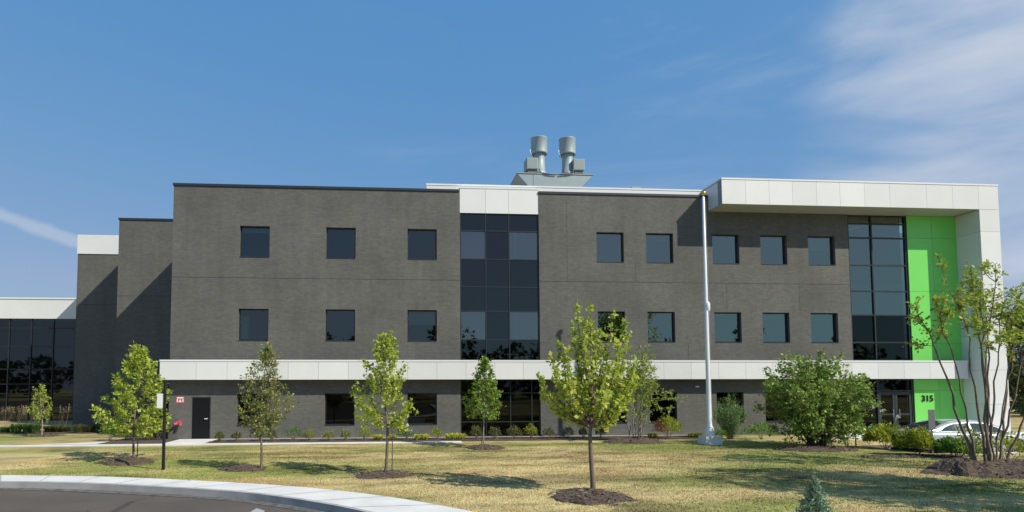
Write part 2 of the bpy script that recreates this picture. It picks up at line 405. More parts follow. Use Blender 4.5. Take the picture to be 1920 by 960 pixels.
# slabs with fine joints
acc = np.concatenate([[0], np.cumsum(np.linalg.norm(np.diff(UPs, axis=0), axis=1))])
tag(strip(UPs, kin+(UPs-kin)*.012, .035, CONC).build('sidewalk'), 'pale concrete walk along the curved kerb', kind='structure')
tag(strip(kin, LOWs, .045, CONCD, -.14, CONCD).build('kerb'), 'curved concrete kerb beside the road', kind='structure')
g2 = LOWs+(LOWs-UPs)*(.35/np.linalg.norm(UPs-LOWs, axis=1))[:, None]
jb = MB()
for q_ in np.arange(1.0, acc[-1], 1.55):
    i_ = int(np.searchsorted(acc, q_))-1; t_ = (q_-acc[i_])/(acc[i_+1]-acc[i_]); u0 = UPs[i_]+(UPs[i_+1]-UPs[i_])*t_; k0 = kin[i_]+(kin[i_+1]-kin[i_])*t_
    dr_ = (UPs[i_+1]-UPs[i_]); dr_ = dr_/np.linalg.norm(dr_)*.012
    jb.quad((*(k0-dr_), .039), (*(k0+dr_), .039), (*(u0+dr_), .039), (*(u0-dr_), .039), CJ)
tag(jb.build('sidewalk_joints'), 'thin joints between the slabs of the curved concrete walk', kind='structure')
# gutter strip in a darker, mottled tone
GUT = pmat('gutter_concrete', (.12, .115, .105), .9, var=.5, vscale=6)
tag(strip(LOWs, g2, -.122, GUT).build('gutter'), 'dark gutter strip at the foot of the kerb', kind='structure')
# road marking near the kerb
a = G(472, 958, -.13); b = G(490, 960, -.13)
mb = MB(); mb.quad((a[0], a[1]-.15, -.122), (b[0]+.1, b[1]-.25, -.122), (b[0]+.05, b[1]+.1, -.122), (a[0]+.05, a[1]+.25, -.122), PAINT)
tag(mb.build('road_marking'), 'short white paint mark on the asphalt beside the kerb', kind='structure')
# building side walk and beds
mb = MB(); mb.box(-34, 3.0, -2.9, -2.3, -.1, .03, CONC); mb.box(-10.7, -8.9, -2.3, -.02, -.1, .028, CONC)
mb.add([(-16.2, -2.2, .031), (-13.6, -2.2, .031), (-12.6, -.9, .031), (-13.4, -.9, .031)], [(0, 1, 2, 3)], CONC)
tag(mb.build('path'), 'narrow pale concrete path along the building front with a spur to the grey door', kind='structure')
mb = MB(); mb.box(-8.85, 16, -.34, -.01, -.1, .02, CONC); mb.build('foundation_strip')
tag(bpy.data.objects['foundation_strip'], 'thin concrete strip at the foot of the brick wall', kind='structure')
mb = MB(); mb.box(20.4, 80, -8.75, -3.3, -.4, -.23, ASPH); tag(mb.build('driveway'), 'asphalt drive under the silver car', kind='structure')
mb = MB(); mb.box(22.6, 80, -9.0, -8.6, -.4, .02, CONC); mb.box(20.3, 80, -3.4, -3.1, -.4, .03, CONC)
mb.box(22.5, 60, -3.1, -.05, -.1, .02, CONC)
tag(mb.build('driveway_kerb'), 'pale kerb round the drive', kind='structure')

def mound(name, cx, cy, rx, ry, h, seed, label, flat=False, skirt=.35):
    n = 44; m_ = 12; r_ = np.random.RandomState(seed); ph = r_.rand(6)*6.28
    V = []; Fs = []
    for j in range(m_+1):
        for k in range(n):
            t = 2*math.pi*k/n; wob = 1+.08*math.sin(3*t+ph[0])+.06*math.sin(5*t+ph[1])+.05*math.sin(9*t+ph[2])
            s_ = j/m_; x = cx+rx*s_*wob*math.cos(t); y = cy+ry*s_*wob*math.sin(t)
            z = h*(1-s_**2.2)+.05*h*math.sin(4*x+ph[3])+(.03+.15*h)*(r_.rand()-.5)*(1 if j < m_ else 0)
            if j == m_: z = -.06
            V.append((x, y, z))
    for j in range(m_):
        for k in range(n):
            a_ = j*n+k; b_ = j*n+(k+1) % n; Fs.append((a_, a_+n, b_+n, b_))
    s_ = MB(); s_.add(V, Fs, MULCH)
    # loose bark chips
    nc = int(260*rx*ry)
    t = r_.rand(nc)*6.283; q = np.sqrt(r_.rand(nc))*1.04; q = np.where(r_.rand(nc) < .12, q*1.22, q)
    cxs = cx+rx*q*np.cos(t); cys = cy+ry*q*np.sin(t); cz = h*(1-np.clip(q, 0, 1)**2.2)+.015
    d = r_.rand(nc)*6.283; le = .03+.05*r_.rand(nc); tilt = (r_.rand(nc)-.3)*.05
    A = np.stack([cxs-np.cos(d)*le, cys-np.sin(d)*le, cz], 1); B = np.stack([cxs+np.cos(d)*le, cys+np.sin(d)*le, cz+tilt], 1)
    Cc = np.stack([cxs-np.sin(d)*le*.5, cys+np.cos(d)*le*.5, cz+.02], 1)
    s_.arr(np.stack([A, B, Cc], 1).reshape(-1, 3), np.arange(nc*3).reshape(-1, 3), CHIP)
    return tag(s_.build(name, smooth=False), label, kind='structure')
CHIP = leaf_mat('bark_chip', (.06, .045, .035), (.20, .155, .12), (.34, .29, .24), .9, .0)
mound('mulch_bed', 4.6, -16.15, .98, 1.0, .13, 1, 'ring of bark mulch round the tree nearest the camera')
mound('mulch_bed', -.4, -12.4, .95, .85, .10, 2, 'ring of bark mulch round the tree with one stake, mid lawn')
mound('mulch_bed', -4.95, -10.5, .75, .6, .09, 3, 'ring of bark mulch round the thin reddish tree')
mound('mulch_bed', -9.5, -8.6, .95, .75, .15, 4, 'ring of bark mulch round the leftmost lawn tree')
mound('mulch_bed', 3.7, -5.1, .85, .6, .12, 5, 'ring of bark mulch by the small dark green tree')
mound('mulch_bed', 10.9, -3.5, 1.5, .7, .22, 6, 'raised bark mulch under the birch clump')
mound('mulch_bed', 17.3, -6.9, 1.75, .9, .10, 7, 'bark mulch under the big rounded bush')
mound('mulch_bed', 18.8, -13.6, 2.9, 1.25, .38, 8, 'large mulch mound under the many stemmed tree on the right')
mound('mulch_bed', 19.3, -9.6, 2.6, .62, .05, 9, 'mulch bed under the low shrubs beside the car')
mound('mulch_bed', -18.9, 3.0, 1.1, .7, .06, 10, 'mulch ring round the far left sapling')
mound('mulch_bed', 17.0, -13.4, .95, .8, .42, 11, 'dark hump at the left end of the large mulch mound')
mb = MB(); mb.box(-8.8, 15.9, -2.16, -.36, -.1, .036, MULCH, skip='d'); mb.box(-13.6, -10.8, -2.16, 5, -.1, .036, MULCH, skip='d'); mb.box(-34, -13.8, 4.2, 6.5, -.1, .036, MULCH)
tag(mb.build('planting_bed'), 'dark mulch planting bed along the brick wall', kind='structure')

# ------------------------------------------------------------------ building
B = thing('school_building', (0, 0, 0), 'three storey dark brick building with white bands and a green entrance panel', 'building')
TOP = 12.84
def wall(name, x0, x1, y0, y1, z0, z1, holes, m, sides='lrbt', depth=.2, parent=B, label=None):
    s_ = MB(); xc = sorted({x0, x1, *[h[0] for h in holes], *[h[1] for h in holes]}); zc = sorted({z0, z1, *[h[2] for h in holes], *[h[3] for h in holes]})
    for i in range(len(xc)-1):
        for j in range(len(zc)-1):
            mx_, mz_ = (xc[i]+xc[i+1])/2, (zc[j]+zc[j+1])/2
            if any(h[0] < mx_ < h[1] and h[2] < mz_ < h[3] for h in holes): continue
            s_.quad((xc[i], y0, zc[j]), (xc[i+1], y0, zc[j]), (xc[i+1], y0, zc[j+1]), (xc[i], y0, zc[j+1]), m)
    for h in holes:
        a_, b_, c_, d_ = h[:4]; e = y0+(h[4] if len(h) > 4 else depth)+.08
        s_.quad((a_, y0, c_), (a_, y0, d_), (a_, e, d_), (a_, e, c_), m); s_.quad((b_, y0, c_), (b_, e, c_), (b_, e, d_), (b_, y0, d_), m)
        s_.quad((a_, y0, c_), (a_, e, c_), (b_, e, c_), (b_, y0, c_), m); s_.quad((a_, y0, d_), (b_, y0, d_), (b_, e, d_), (a_, e, d_), m)
    if 'l' in sides: s_.quad((x0, y0, z0), (x0, y0, z1), (x0, y1, z1), (x0, y1, z0), m)
    if 'r' in sides: s_.quad((x1, y0, z0), (x1, y1, z0), (x1, y1, z1), (x1, y0, z1), m)
    if 'b' in sides: s_.quad((x0, y1, z0), (x0, y1, z1), (x1, y1, z1), (x1, y1, z0), m)
    if 't' in sides: s_.quad((x0, y0, z1-.05), (x1, y0, z1-.05), (x1, y1, z1-.05), (x0, y1, z1-.05), ROOF)
    o = s_.build(name, parent)
    if label: o['label'] = label
    return o
def window(x0, x1, z0, z1, y, glass, fw=.055, sill=True, parent=B, blind=None, mul=None):
    s_ = MB(); e = .003
    s_.box(x0+e, x0+fw, y-.03, y+.06, z0+e, z1-e, FRAME); s_.box(x1-fw, x1-e, y-.03, y+.06, z0+e, z1-e, FRAME)
    s_.box(x0+fw, x1-fw, y-.03, y+.06, z0+e, z0+fw, FRAME); s_.box(x0+fw, x1-fw, y-.03, y+.06, z1-fw, z1-e, FRAME)
    w = s_.build('window', parent)
    g_ = MB(); g_.quad((x0+fw, y, z0+fw), (x1-fw, y, z0+fw), (x1-fw, y, z1-fw), (x0+fw, y, z1-fw), glass); g_.build('pane', w)
    if sill:
        q = MB(); q.box(x0+e, x1-e, y-.215, y-.033, z0-.02, z0+.012, COPING); q.build('sill', w)
    if blind:
        bx0, bx1, bz0, bz1 = blind; q = MB(); q.quad((bx0, y+.15, bz0), (bx1, y+.15, bz0), (bx1, y+.15, bz1), (bx0, y+.15, bz1), BLIND); q.build('blind', w)
    return w
CL = [(-8.0, -6.51), (-3.67, -2.17), (.5, 2.01)]
CR = [(10.5, 11.98), (13.2, 14.7), (16.88, 18.38), (19.58, 21.09), (22.3, 23.85)]
RZ = [(9.16, 10.76), (4.92, 6.53), (.66, 2.26)]
DOORX = (-10.24, -9.27)
holesL = [(a_, b_, c_, d_) for a_, b_ in CL for c_, d_ in RZ]+[(DOORX[0], DOORX[1], 0, 2.1, .1)]
wall('brick_wall', -11.29, 3.22, 0, 15, 0, TOP, holesL, BRICK, label='left block of dark brick with nine square windows')
holesR = [(a_, b_, c_, d_) for a_, b_ in CR for c_, d_ in RZ]
wall('brick_wall', 7.40, 24.62, 0, 15, 0, TOP, holesR, BRICK, sides='lbt', label='right block of dark brick partly under the white canopy')
ZC2 = 12.0
# stepped blocks on the left
wall('brick_wall', -16.95, -11.30, 6.6, 15, 0, TOP, [(-14.0, -11.5, 0.1, 2.6)], BRICK, sides='lbt', label='first stepped-back block of dark brick')
wall('brick_wall', -21.52, -16.96, 10.8, 18, 0, 11.54, [], BRICK, sides='lbt', label='second stepped-back block of dark brick')
window(-14.0, -11.5, .1, 2.6, 6.8, GLASSC, sill=False)
s_ = MB(); s_.box(-21.55, -16.96, 10.75, 18, 11.54, TOP, WHITE, skip='r'); s_.build('white_fascia', B)
# copings
def coping(x0, x1, y0, y1, z, left=True):
    q = MB(); q.box(x0-.04, x1+(.04 if not left else 0), y0-.05, y0+.35, z-.08, z+.04, COPING); q.box(x0-.04, x0+.35, y0+.35, y1, z-.08, z+.04, COPING); return q.build('coping', B)
coping(-11.29, 3.19, 0, 15, TOP); coping(7.44, 16.66, 0, 15, TOP); coping(-16.95, -11.34, 6.6, 15, TOP)
# joints in the brick
JDARK = pmat('joint_sealant', (.06, .06, .055), .8)
for a_, b_, y_ in ((-11.29, 3.2, 0), (7.42, 24.6, 0), (-16.95, -11.3, 6.6), (-21.5, -17, 10.8)):
    q = MB(); q.box(a_, b_, y_-.004, y_+.02, 8.085, 8.115, JDARK); q.build('control_joint', B)
for x_, z0_, z1_ in ((12.6, 8.13, 9.15), (17.6, 6.6, 8.07), (21.7, 6.6, 8.07), (15.4, 3.95, 4.9), (8.9, 8.13, 12.6)):
    q = MB(); q.box(x_, x_+.014, -.004, .02, z0_, z1_, JDARK); q.build('control_joint', B)
for i, (a_, b_) in enumerate(CL+CR):
    for j, (c_, d_) in enumerate(RZ):
        bl = None
        if i == 0 and j == 1: bl = (a_+.06, a_+.42, c_+.1, d_-.35)
        if (i, j) in ((0, 0), (4, 0), (6, 1)): bl = (a_+.06, b_-.06, d_-(.35 if i else .28), d_-.06)
        if (i, j) in ((2, 1), (7, 0)): bl = (a_+.06, b_-.06, d_-.75, d_-.06)
        if i == 2 and j == 2: bl = (a_+.05, a_+.9, c_+.05, c_+.3)
        if i in (3, 4, 5) and j == 2: bl = (b_-.9, b_-.2, c_+.05, c_+.32)
        window(a_, b_, c_, d_, .2, GLASSC if j == 2 else (GLASSL if i < 3 else GLASSR), blind=bl)
FLOOR = pmat('dark_floor', (.05, .05, .05), .7)
# interior floors and back wall seen dimly through the glass
q = MB()
for x0_, x1_ in ((-11.2, 3.15), (3.3, 7.3), (7.5, 27.9)):
    for z_ in (.05, 3.95, 8.2):
        q.box(x0_, x1_, .35, 6, z_-.3, z_, INTER if z_ > 1 else FLOOR)
    q.box(x0_, x1_, 6, 6.1, 0, 12.3, DARKINT); q.box(x0_, x1_, .35, 6, 12.2, 12.3, INTER)
for x_ in (-9, -4.8, -.7, 3.25, 7.42, 9.6, 12.6, 15.9, 19, 21.7, 24.5, 27.95): q.box(x_-.03, x_+.03, .36, 6, 0, 12.2, DARKINT)
q.build('interior', B)
# door
d = MB(); d.box(DOORX[0]+.06, DOORX[1]-.06, .06, .11, .03, 2.03, pmat('door_paint', (.008, .009, .010), .5, spec=.2)); d.box(DOORX[0]+.003, DOORX[0]+.06, .02, .12, 0.03, 2.097, pmat('door_frame_paint', (.11, .115, .115), .45)); d.box(DOORX[1]-.06, DOORX[1]-.003, .02, .12, 0.03, 2.097, FRAME)
d.box(DOORX[0]+.06, DOORX[1]-.06, .02, .12, 2.03, 2.097, FRAME); d = d.build('door', B); d['label'] = 'dark metal side door'
h = MB(); h.cyl((DOORX[1]-.17, .06, 1.02), (DOORX[1]-.17, 0, 1.02), .035, .03, GALV); h.box(DOORX[1]-.29, DOORX[1]-.155, -.02, 0.0, 1.0, 1.035, WCAP); h.build('handle', d)

# curtain walls
def curtain(cols, rows, y, glass_of, fw=.05, name='curtain_wall', edge=.06, label=None, skip=()):
    s_ = MB()
    for i, x in enumerate(cols):
        w = edge if i in (0, len(cols)-1) else fw/2
        x0_ = x if i == 0 else x-w; x1_ = x if i == len(cols)-1 else x+w
        s_.box(x0_, x1_, y-.07, y+.08, rows[-1], rows[0], FRAME)
    for j, z in enumerate(rows):
        w = fw/2
        z0_ = z-2*w if j == 0 else z-w; z1_ = z if j == 0 else z+w
        if j == len(rows)-1: z0_ = z; z1_ = z+2*w
        for i in range(len(cols)-1):
            if (i, j, 'h') in skip: continue
            a_ = cols[i]+(edge if i == 0 else fw/2); b_ = cols[i+1]-(edge if i == len(cols)-2 else fw/2)
            s_.box(a_, b_, y-.055, y+.08, z0_, z1_, FRAME)
    o = s_.build(name, B)
    if label: o['label'] = label
    for i in range(len(cols)-1):
        for j in range(len(rows)-1):
            if (i, j) in skip: continue
            g_ = MB(); g_.quad((cols[i]+.02, y, rows[j+1]+.02), (cols[i+1]-.02, y, rows[j+1]+.02), (cols[i+1]-.02, y, rows[j]-.02), (cols[i]+.02, y, rows[j]-.02), glass_of(i, j)); g_.build('pane', o)
    return o
GLASSS = glass_mat('spandrel_glass', 1.75, (.03, .035, .05), .02)
GSP = pmat('spandrel_panel', (.022, .03, .042), .15, spec=.8)
def cw1(i, j):
    if j in (1, 4) and i != 1: return GLASSR
    return GLASSS
c1_ = curtain([3.22, 4.58, 5.81, 7.40], [11.66, 10.73, 9.23, 7.77, 6.5, 5.01, 3.92], .12, cw1, label='tall glass strip between the two brick blocks')
q = MB()
for z0_, z1_ in ((10.75, 11.64), (6.52, 9.2), (3.94, 5.0)): q.box(3.24, 7.38, .2, .23, z0_, z1_, GSP)
q.box(4.6, 5.79, .2, .23, 9.2, 10.75, GSP); q.box(4.6, 5.79, .2, .23, 5.0, 6.52, GSP)
q.build('spandrel', B)
curtain([3.22, 4.56, 5.83, 6.95, 7.40], [2.95, 2.25, .77, .02], .12, lambda i, j: GLASSC, label='ground floor glazing under the white band')
# side jambs of the recess
q = MB(); q.box(3.0, 3.215, .06, .3, 0, 11.66, COPING); q.box(7.405, 7.6, .06, .3, 0, 11.66, COPING); q.build('recess_jamb', B)
# white fascia over the strip, and the white parapet behind the brick
def panels(name, xe, y, z0_, z1_, depth=.3, m=WHITE, jm=JOINT, cap=True, gap=.012, parent=B):
    s_ = MB(); s_.box(xe[0]+.01, xe[-1]-.01, y+.02, y+depth, z0_+.005, z1_-.005, jm)
    for i in range(len(xe)-1):
        s_.box(xe[i]+(gap/2 if i else 0), xe[i+1]-(gap/2 if i < len(xe)-2 else 0), y, y+.03, z0_, z1_, m)
    if cap: s_.box(xe[0]-.02, xe[-1]+.02, y-.02, y+depth, z1_+.004, z1_+.09, WCAP)
    return s_.build(name, parent)
panels('white_fascia', [3.225, 4.58, 5.81, 7.395], .02, 11.66, 12.96, .4)
q = MB(); q.box(1.5, 16.7, .46, .8, 12.6, 13.24, WHITE); q.box(1.48, 16.68, .44, .85, 13.244, 13.33, WCAP); q.box(1.5, 1.8, .8, 12, 12.6, 13.24, WHITE); q.build('white_parapet', B)
# white band
xe = [-11.55]+[-11.3+1.475*i for i in range(1, 29)]
xe = [x for x in xe if x < 30.2]+[30.72]
bd = panels('white_band', xe, -.55, 2.95, 3.84, .5); bd['label'] = 'long white panelled band over the ground floor'
q = MB(); q.box(-11.53, 30.70, -.5, -.003, 2.96, 3.0, SOFFIT); q.box(-11.5, 30.7, -.52, -.004, 3.83, 3.93, WCAP); q.box(-11.56, -11.295, -.03, 6.6, 2.95, 3.9, WHITE); q.build('band_return', bd)
# canopy and fin on the right
xe = [16.71, 17.99, 19.26, 20.54, 21.87, 23.16, 24.53, 25.94, 28.02, 29.51, 30.99, 32.13]
cn = panels('canopy', xe, -1.36, 12.0, 13.28, .4); cn['label'] = 'white panelled canopy projecting over the entrance end'
q = MB(); q.box(16.71, 32.12, -.96, 1.6, 12.02, 13.26, WHITE, skip='d'); q.box(16.69, 32.14, -.95, 1.6, 13.29, 13.36, WCAP); q.build('canopy_roof', cn)
q = MB()
for x0_ in np.arange(16.73, 30.9, 2.84): q.box(x0_, min(x0_+2.83, 30.98), -1.33, 0.3, 12.0-.012, 12.018, SOFFIT)
q.build('soffit', cn)
s_ = MB(); zs = [0, 1.6, 3.4, 5.25, 7.1, 8.95, 10.8, 11.99]
s_.box(31.03, 32.11, -1.34, 9, 0, 11.98, JOINT)
for i in range(len(zs)-1): s_.box(31.0, 32.13, -1.36, 9.0, zs[i]+.006, zs[i+1]-.006, WHITE)
fn = s_.build('side_fin', B); fn['label'] = 'white panelled side fin carrying the canopy'
# entrance glazing
def cw2(i, j): return GLASSR if j < 5 else GLASSC
curtain([24.62, 26.04, 28.08], [11.97, 11.51, 10.72, 9.2, 7.76, 6.44, 4.94, 3.93], .12, cw2, edge=.09, fw=.07, label='two bay glass wall beside the green panel')
curtain([24.62, 26.02, 28.08], [2.95, 2.30, .03], .12, lambda i, j: GLASSC, edge=.09, fw=.07, label='entrance glazing with double doors', skip=((1, 1),))
DF = pmat('door_frame_metal', (.04, .048, .052), .4, metal=.3)
for a_, b_, hs in ((26.06, 27.0, 1), (27.02, 27.96, -1)):
    s_ = MB(); y_ = .07
    s_.box(a_, a_+.13, y_, y_+.05, .04, 2.24, DF); s_.box(b_-.13, b_, y_, y_+.05, .04, 2.24, DF)
    s_.box(a_+.13, b_-.13, y_, y_+.05, .04, .32, DF); s_.box(a_+.13, b_-.13, y_, y_+.05, 2.08, 2.24, DF); s_.box(a_+.13, b_-.13, y_, y_+.05, .98, 1.08, DF)
    dr = s_.build('door', B); dr['label'] = 'glazed entrance door'
    g_ = MB(); g_.quad((a_+.13, .1, .32), (b_-.13, .1, .32), (b_-.13, .1, 2.08), (a_+.13, .1, 2.08), GLASSC); g_.build('pane', dr)
    hx = b_-.17 if hs > 0 else a_+.17
    h = MB(); h.tube([(hx, .06, .9), (hx, 0.0, .9), (hx, 0.0, 1.3), (hx, .06, 1.3)], [.014]*4, GALV, 6); h.build('handle', dr)
# green panel
def grid_panels(name, xe, ze, y, m, jm, label):
    s_ = MB(); s_.box(xe[0]+.01, xe[-1]-.01, y+.015, y+.3, ze[0]+.01, ze[-1]-.01, jm)
    for i in range(len(xe)-1):
        for j in range(len(ze)-1):
            s_.box(xe[i]+(.007 if i else 0), xe[i+1]-(.007 if i < len(xe)-2 else 0), y, y+.025, ze[j]+.007, ze[j+1]-.007, m)
    o = s_.build(name, B); o['label'] = label; return o
gp = grid_panels('green_wall_panel', [28.09, 29.54, 30.995], [0, 2.31, 2.94], 0, GREEN, GJOINT, 'bright green wall panel bearing the street number')
grid_panels('green_wall_panel', [28.09, 29.54, 30.995], [3.94, 4.88, 7.77, 10.73, 11.98], 0, GREEN, GJOINT, 'tall bright green wall panel above the white band')
# number 315
def text(s, size, x, z, y, m, name, parent, bold=.0, extr=.012, align='LEFT', origin=None):
    cu = bpy.data.curves.new('lettering', 'FONT'); cu.body = s; cu.size = size; cu.extrude = extr; cu.offset = bold; cu.align_x = align
    o = bpy.data.objects.new('lettering', cu); C.objects.link(o)
    bpy.context.view_layer.update()
    me = bpy.data.meshes.new_from_object(o.evaluated_get(bpy.context.evaluated_depsgraph_get()))
    bpy.data.objects.remove(o); me.materials.clear(); me.materials.append(m)
    t = bpy.data.objects.new(name, me); C.objects.link(t); t.parent = parent; t.rotation_euler = (math.pi/2, 0, 0); t.location = (x, y, z); return t
for i, ch in enumerate('315'):
    text(ch, .46, 28.47+i*.235, 1.73, -.022, NUMB, 'address_digit', gp, .011)
# wall lights under the band
for x_ in (-7.72, -1.2, 9.3, 15.8):
    q = MB(); q.box(x_-.09, x_+.09, -.12, -.003, 2.52, 2.60, WCAP); q.build('wall_light', B)

# left wing
WG = thing('glazed_wing', (-30, 17, 0), 'low glazed wing with a white fascia at the far left', 'building')
WG.location = (0, 0, 0)
q = MB(); q.box(-70, -21.55, 17, 30, 9.0, 9.03, ROOF); q.box(-70, -21.6, 22, 22.1, 0, 7.6, DARKINT); q.box(-70, -21.6, 17.3, 22, -.1, .05, INTER); q.box(-70, -21.6, 17.3, 22, 3.6, 3.9, DARKINT)
q.box(-70, -21.6, 29.9, 30, 0, 9.0, BRICK); q.build('interior', WG)
q = MB(); q.box(-70, -21.55, 16.9, 17.3, 7.80, 9.30, WHITE); q.box(-70, -21.55, 16.85, 17.3, 9.304, 9.42, WCAP); q.build('white_fascia', WG)
cols = [-70+1.64*i for i in range(30)]; cols = [-24.78-1.62*i for i in range(20)][::-1]+[-23.1, -21.56]
rows = [7.8, 7.08, 5.65, 3.93, 2.79, 2.06, .9, .05]
s_ = MB()
for x in cols: s_.box(x-.035, x+.035, 16.98, 17.12, .05, 7.8, FRAME)
for z in rows[1:]:
    for i in range(len(cols)-1): s_.box(cols[i]+.035, cols[i+1]-.035, 17.0, 17.12, z-.03, z+.03, FRAME)
cwm = s_.build('curtain_wall', WG)
for i in range(9, len(cols)-1):
    for j in range(len(rows)-1):
        g_ = MB(); g_.quad((cols[i]+.03, 17.06, rows[j+1]+.03), (cols[i+1]-.03, 17.06, rows[j+1]+.03), (cols[i+1]-.03, 17.06, rows[j]-.03), (cols[i]+.03, 17.06, rows[j]-.03), GLASSW); g_.build('pane', cwm)
q = MB(); q.quad((-70, 17.06, .05), (cols[9], 17.06, .05), (cols[9], 17.06, 7.8), (-70, 17.06, 7.8), GLASSW); q.build('pane', cwm)

# ------------------------------------------------------------------ rooftop plant
def fan(px, side, label):
    yb = 5.0; cx, _ = P(px, 300, yb)
    T = thing('exhaust_fan', (cx, yb, 15.65), label, 'exhaust fan', 'exhaust fans on the roof')
    z0_, z1_, z2_, z3_ = 0, .95, 1.02, 2.28
    m_ = MB(); m_.lathe([(.40, -.02), (.40, .12), (.36, .14), (.33, 1.0), (.33, 1.35)], 0, 0, GALV, 28); m_.build('stack', T, smooth=True)
    m_ = MB(); m_.lathe([(.44, 1.24), (.50, 1.24), (.505, 1.30), (.50, 1.34), (.50, 2.16), (.525, 2.20), (.52, 2.24), (.46, 2.24), (.45, 1.4), (.44, 1.24)], 0, 0, GALV, 32)
    m_.build('wind_band', T, smooth=True)
    m_ = MB(); b0, b1 = (-.92, -.20) if side < 0 else (.20, .92)
    m_.box(b0, b1, -.55, .25, .12, .84, GALVD); mo = m_.build('motor_box', T)
    bv = mo.modifiers.new('bevel', 'BEVEL'); bv.width = .05; bv.segments = 2
    m_ = MB(); m_.box(b0+.1, b1-.1, -.45, .15, -.05, .10, GREYP); m_.build('motor_base', T)
    s2 = 1 if side < 0 else -1
    m_ = MB(); m_.tube([(-s2*.15, -.6, .15), (-s2*.14, -.75, -.1), (-s2*.05, -.92, -.28), (s2*.25, -.98, -.3), (s2*.8, -.98, -.34)], [.03]*5, GREYP, 8, True); m_.build('conduit', T, smooth=True)
    m_ = MB(); m_.tube([(-.55, -.15, 1.55), (-.62, -.2, 1.35), (-.5, -.2, 1.1), (-.36, -.1, .9)], [.025]*4, WCAP, 8, True); m_.build('bypass_pipe', T, smooth=True)
    return T
PL = thing('fan_plenum', (0, 0, 0), 'grey sheet metal plenum box flared outwards under the two roof fans', 'plenum')
xa, xb, xc_, xd = P(970, 326, 4.1)[0], P(1112, 330, 4.1)[0], P(989, 348, 4.1)[0], P(1093, 348, 4.1)[0]
m_ = MB(); zt, zb = 15.34, 14.65
vs = [(xa, 4.1, zt), (xb, 4.1, zt), (xd-.02, 4.1, zb), (xc_, 4.1, zb), (xa-.0, 6.6, zt), (xb, 6.6, zt), (xd, 6.6, zb), (xc_, 6.6, zb)]
m_.add(vs, [(0, 3, 2, 1), (4, 5, 6, 7), (0, 1, 5, 4), (0, 4, 7, 3), (1, 2, 6, 5)], GALV); m_.add([(xc_, 4.1, zb), (xd, 4.1, zb), (xd, 4.1, 12.7), (xc_, 4.1, 12.7), (xc_, 6.6, zb), (xd, 6.6, zb), (xd, 6.6, 12.7), (xc_, 6.6, 12.7)], [(0, 3, 2, 1), (4, 5, 6, 7), (0, 4, 7, 3), (1, 2, 6, 5)], GALV)
m_.box(xc_+.35, xc_+.37, 4.09, 4.1, 12.9, zt-.02, GREYP)
m_.build('housing', PL)
m_ = MB(); m_.box(xa-.02, xb+.02, 4.06, 6.64, zt+.003, zt+.06, GALVD); m_.build('flange', PL)
fan(1011, -1, 'left one of the two tall grey roof fans, motor box on its left'); fan(1064, 1, 'right one of the two tall grey roof fans, motor box on its right')
ru = thing('roof_vent', (P(1190, 350, 4)[0], 4, 12.79), 'small low vent hood on the roof right of the fans', 'roof vent')
m_ = MB(); m_.lathe([(.16, 0), (.16, 1.62), (.0, 1.62)], 0, 0, GALVD, 12); m_.build('pipe', ru); m_ = MB(); m_.box(-.25, .3, -.2, .2, 1.625, 1.80, GALV); m_.build('hood', ru)

# ------------------------------------------------------------------ street furniture
fx, fy = G(1331, 832)
fp = thing('flagpole', (fx, fy, 0), 'tall white flagpole with a gold ball on a square concrete base', 'flagpole')
ft = P(1316, 366, fy)[1]
m_ = MB(); m_.add([(-.42, -.38, -.05), (.40, -.38, -.05), (.40, .38, -.05), (-.42, .38, -.05), (-.33, -.34, .36), (.36, -.34, .36), (.36, .34, .36), (-.33, .34, .36)], [(0, 1, 5, 4), (1, 2, 6, 5), (2, 3, 7, 6), (3, 0, 4, 7), (4, 5, 6, 7)], CONC); m_.build('plinth', fp)
m_ = MB(); m_.lathe([(.22, .362), (.22, .45), (.21, .62), (.13, .8), (.115, .84), (.10, 2.5), (.06, ft-.1), (.02, ft-.05)], 0, 0, POLEW, 16); m_.build('pole', fp, smooth=True)
m_ = MB(); m_.lathe([(.02, ft-.06), (.03, ft-.02), (.10, ft+.02), (.13, ft+.10), (.10, ft+.18), (.0, ft+.22)], 0, 0, GOLD, 16); m_.build('ball_finial', fp, smooth=True)
zc_ = P(1323, 575, fy)[1]
m_ = MB(); m_.lathe([(.085, zc_-.22), (.12, zc_-.12), (.125, zc_+.12), (.085, zc_+.22)], .05, 0, POLEW, 12); m_.build('pulley_bulge', fp, smooth=True)  # bulge of the halyard pulley on the pole, not a lamp
m_ = MB(); m_.tube([(.10, -.1, 1.2), (.10, -.12, 1.1), (.10, -.1, 1.0)], [.015]*3, GALV, 6); m_.tube([(.09, -.09, 1.1), (.07, -.07, ft-.3)], [.005, .005], SIGNW, 4); m_.build('halyard', fp)

sx, sy = G(306, 880)
sp = thing('sign_post', (sx, sy, 0), 'tall black post with a narrow white sign seen nearly edge-on, left part of the lawn', 'sign')
m_ = MB(); zt = P(306, 713, sy)[1]; m_.lathe([(.052, -.1), (.048, zt-.1), (.06, zt-.09), (.06, zt), (.0, zt+.02)], 0, 0, BLACKP, 10); m_.build('post', sp)
z0_, z1_ = P(300, 765, sy)[1], P(300, 738, sy)[1]
m_ = MB(); m_.box(-.24, -.055, -.02, .005, z0_, z1_, SIGNW); a_ = m_.build('sign_face', sp)

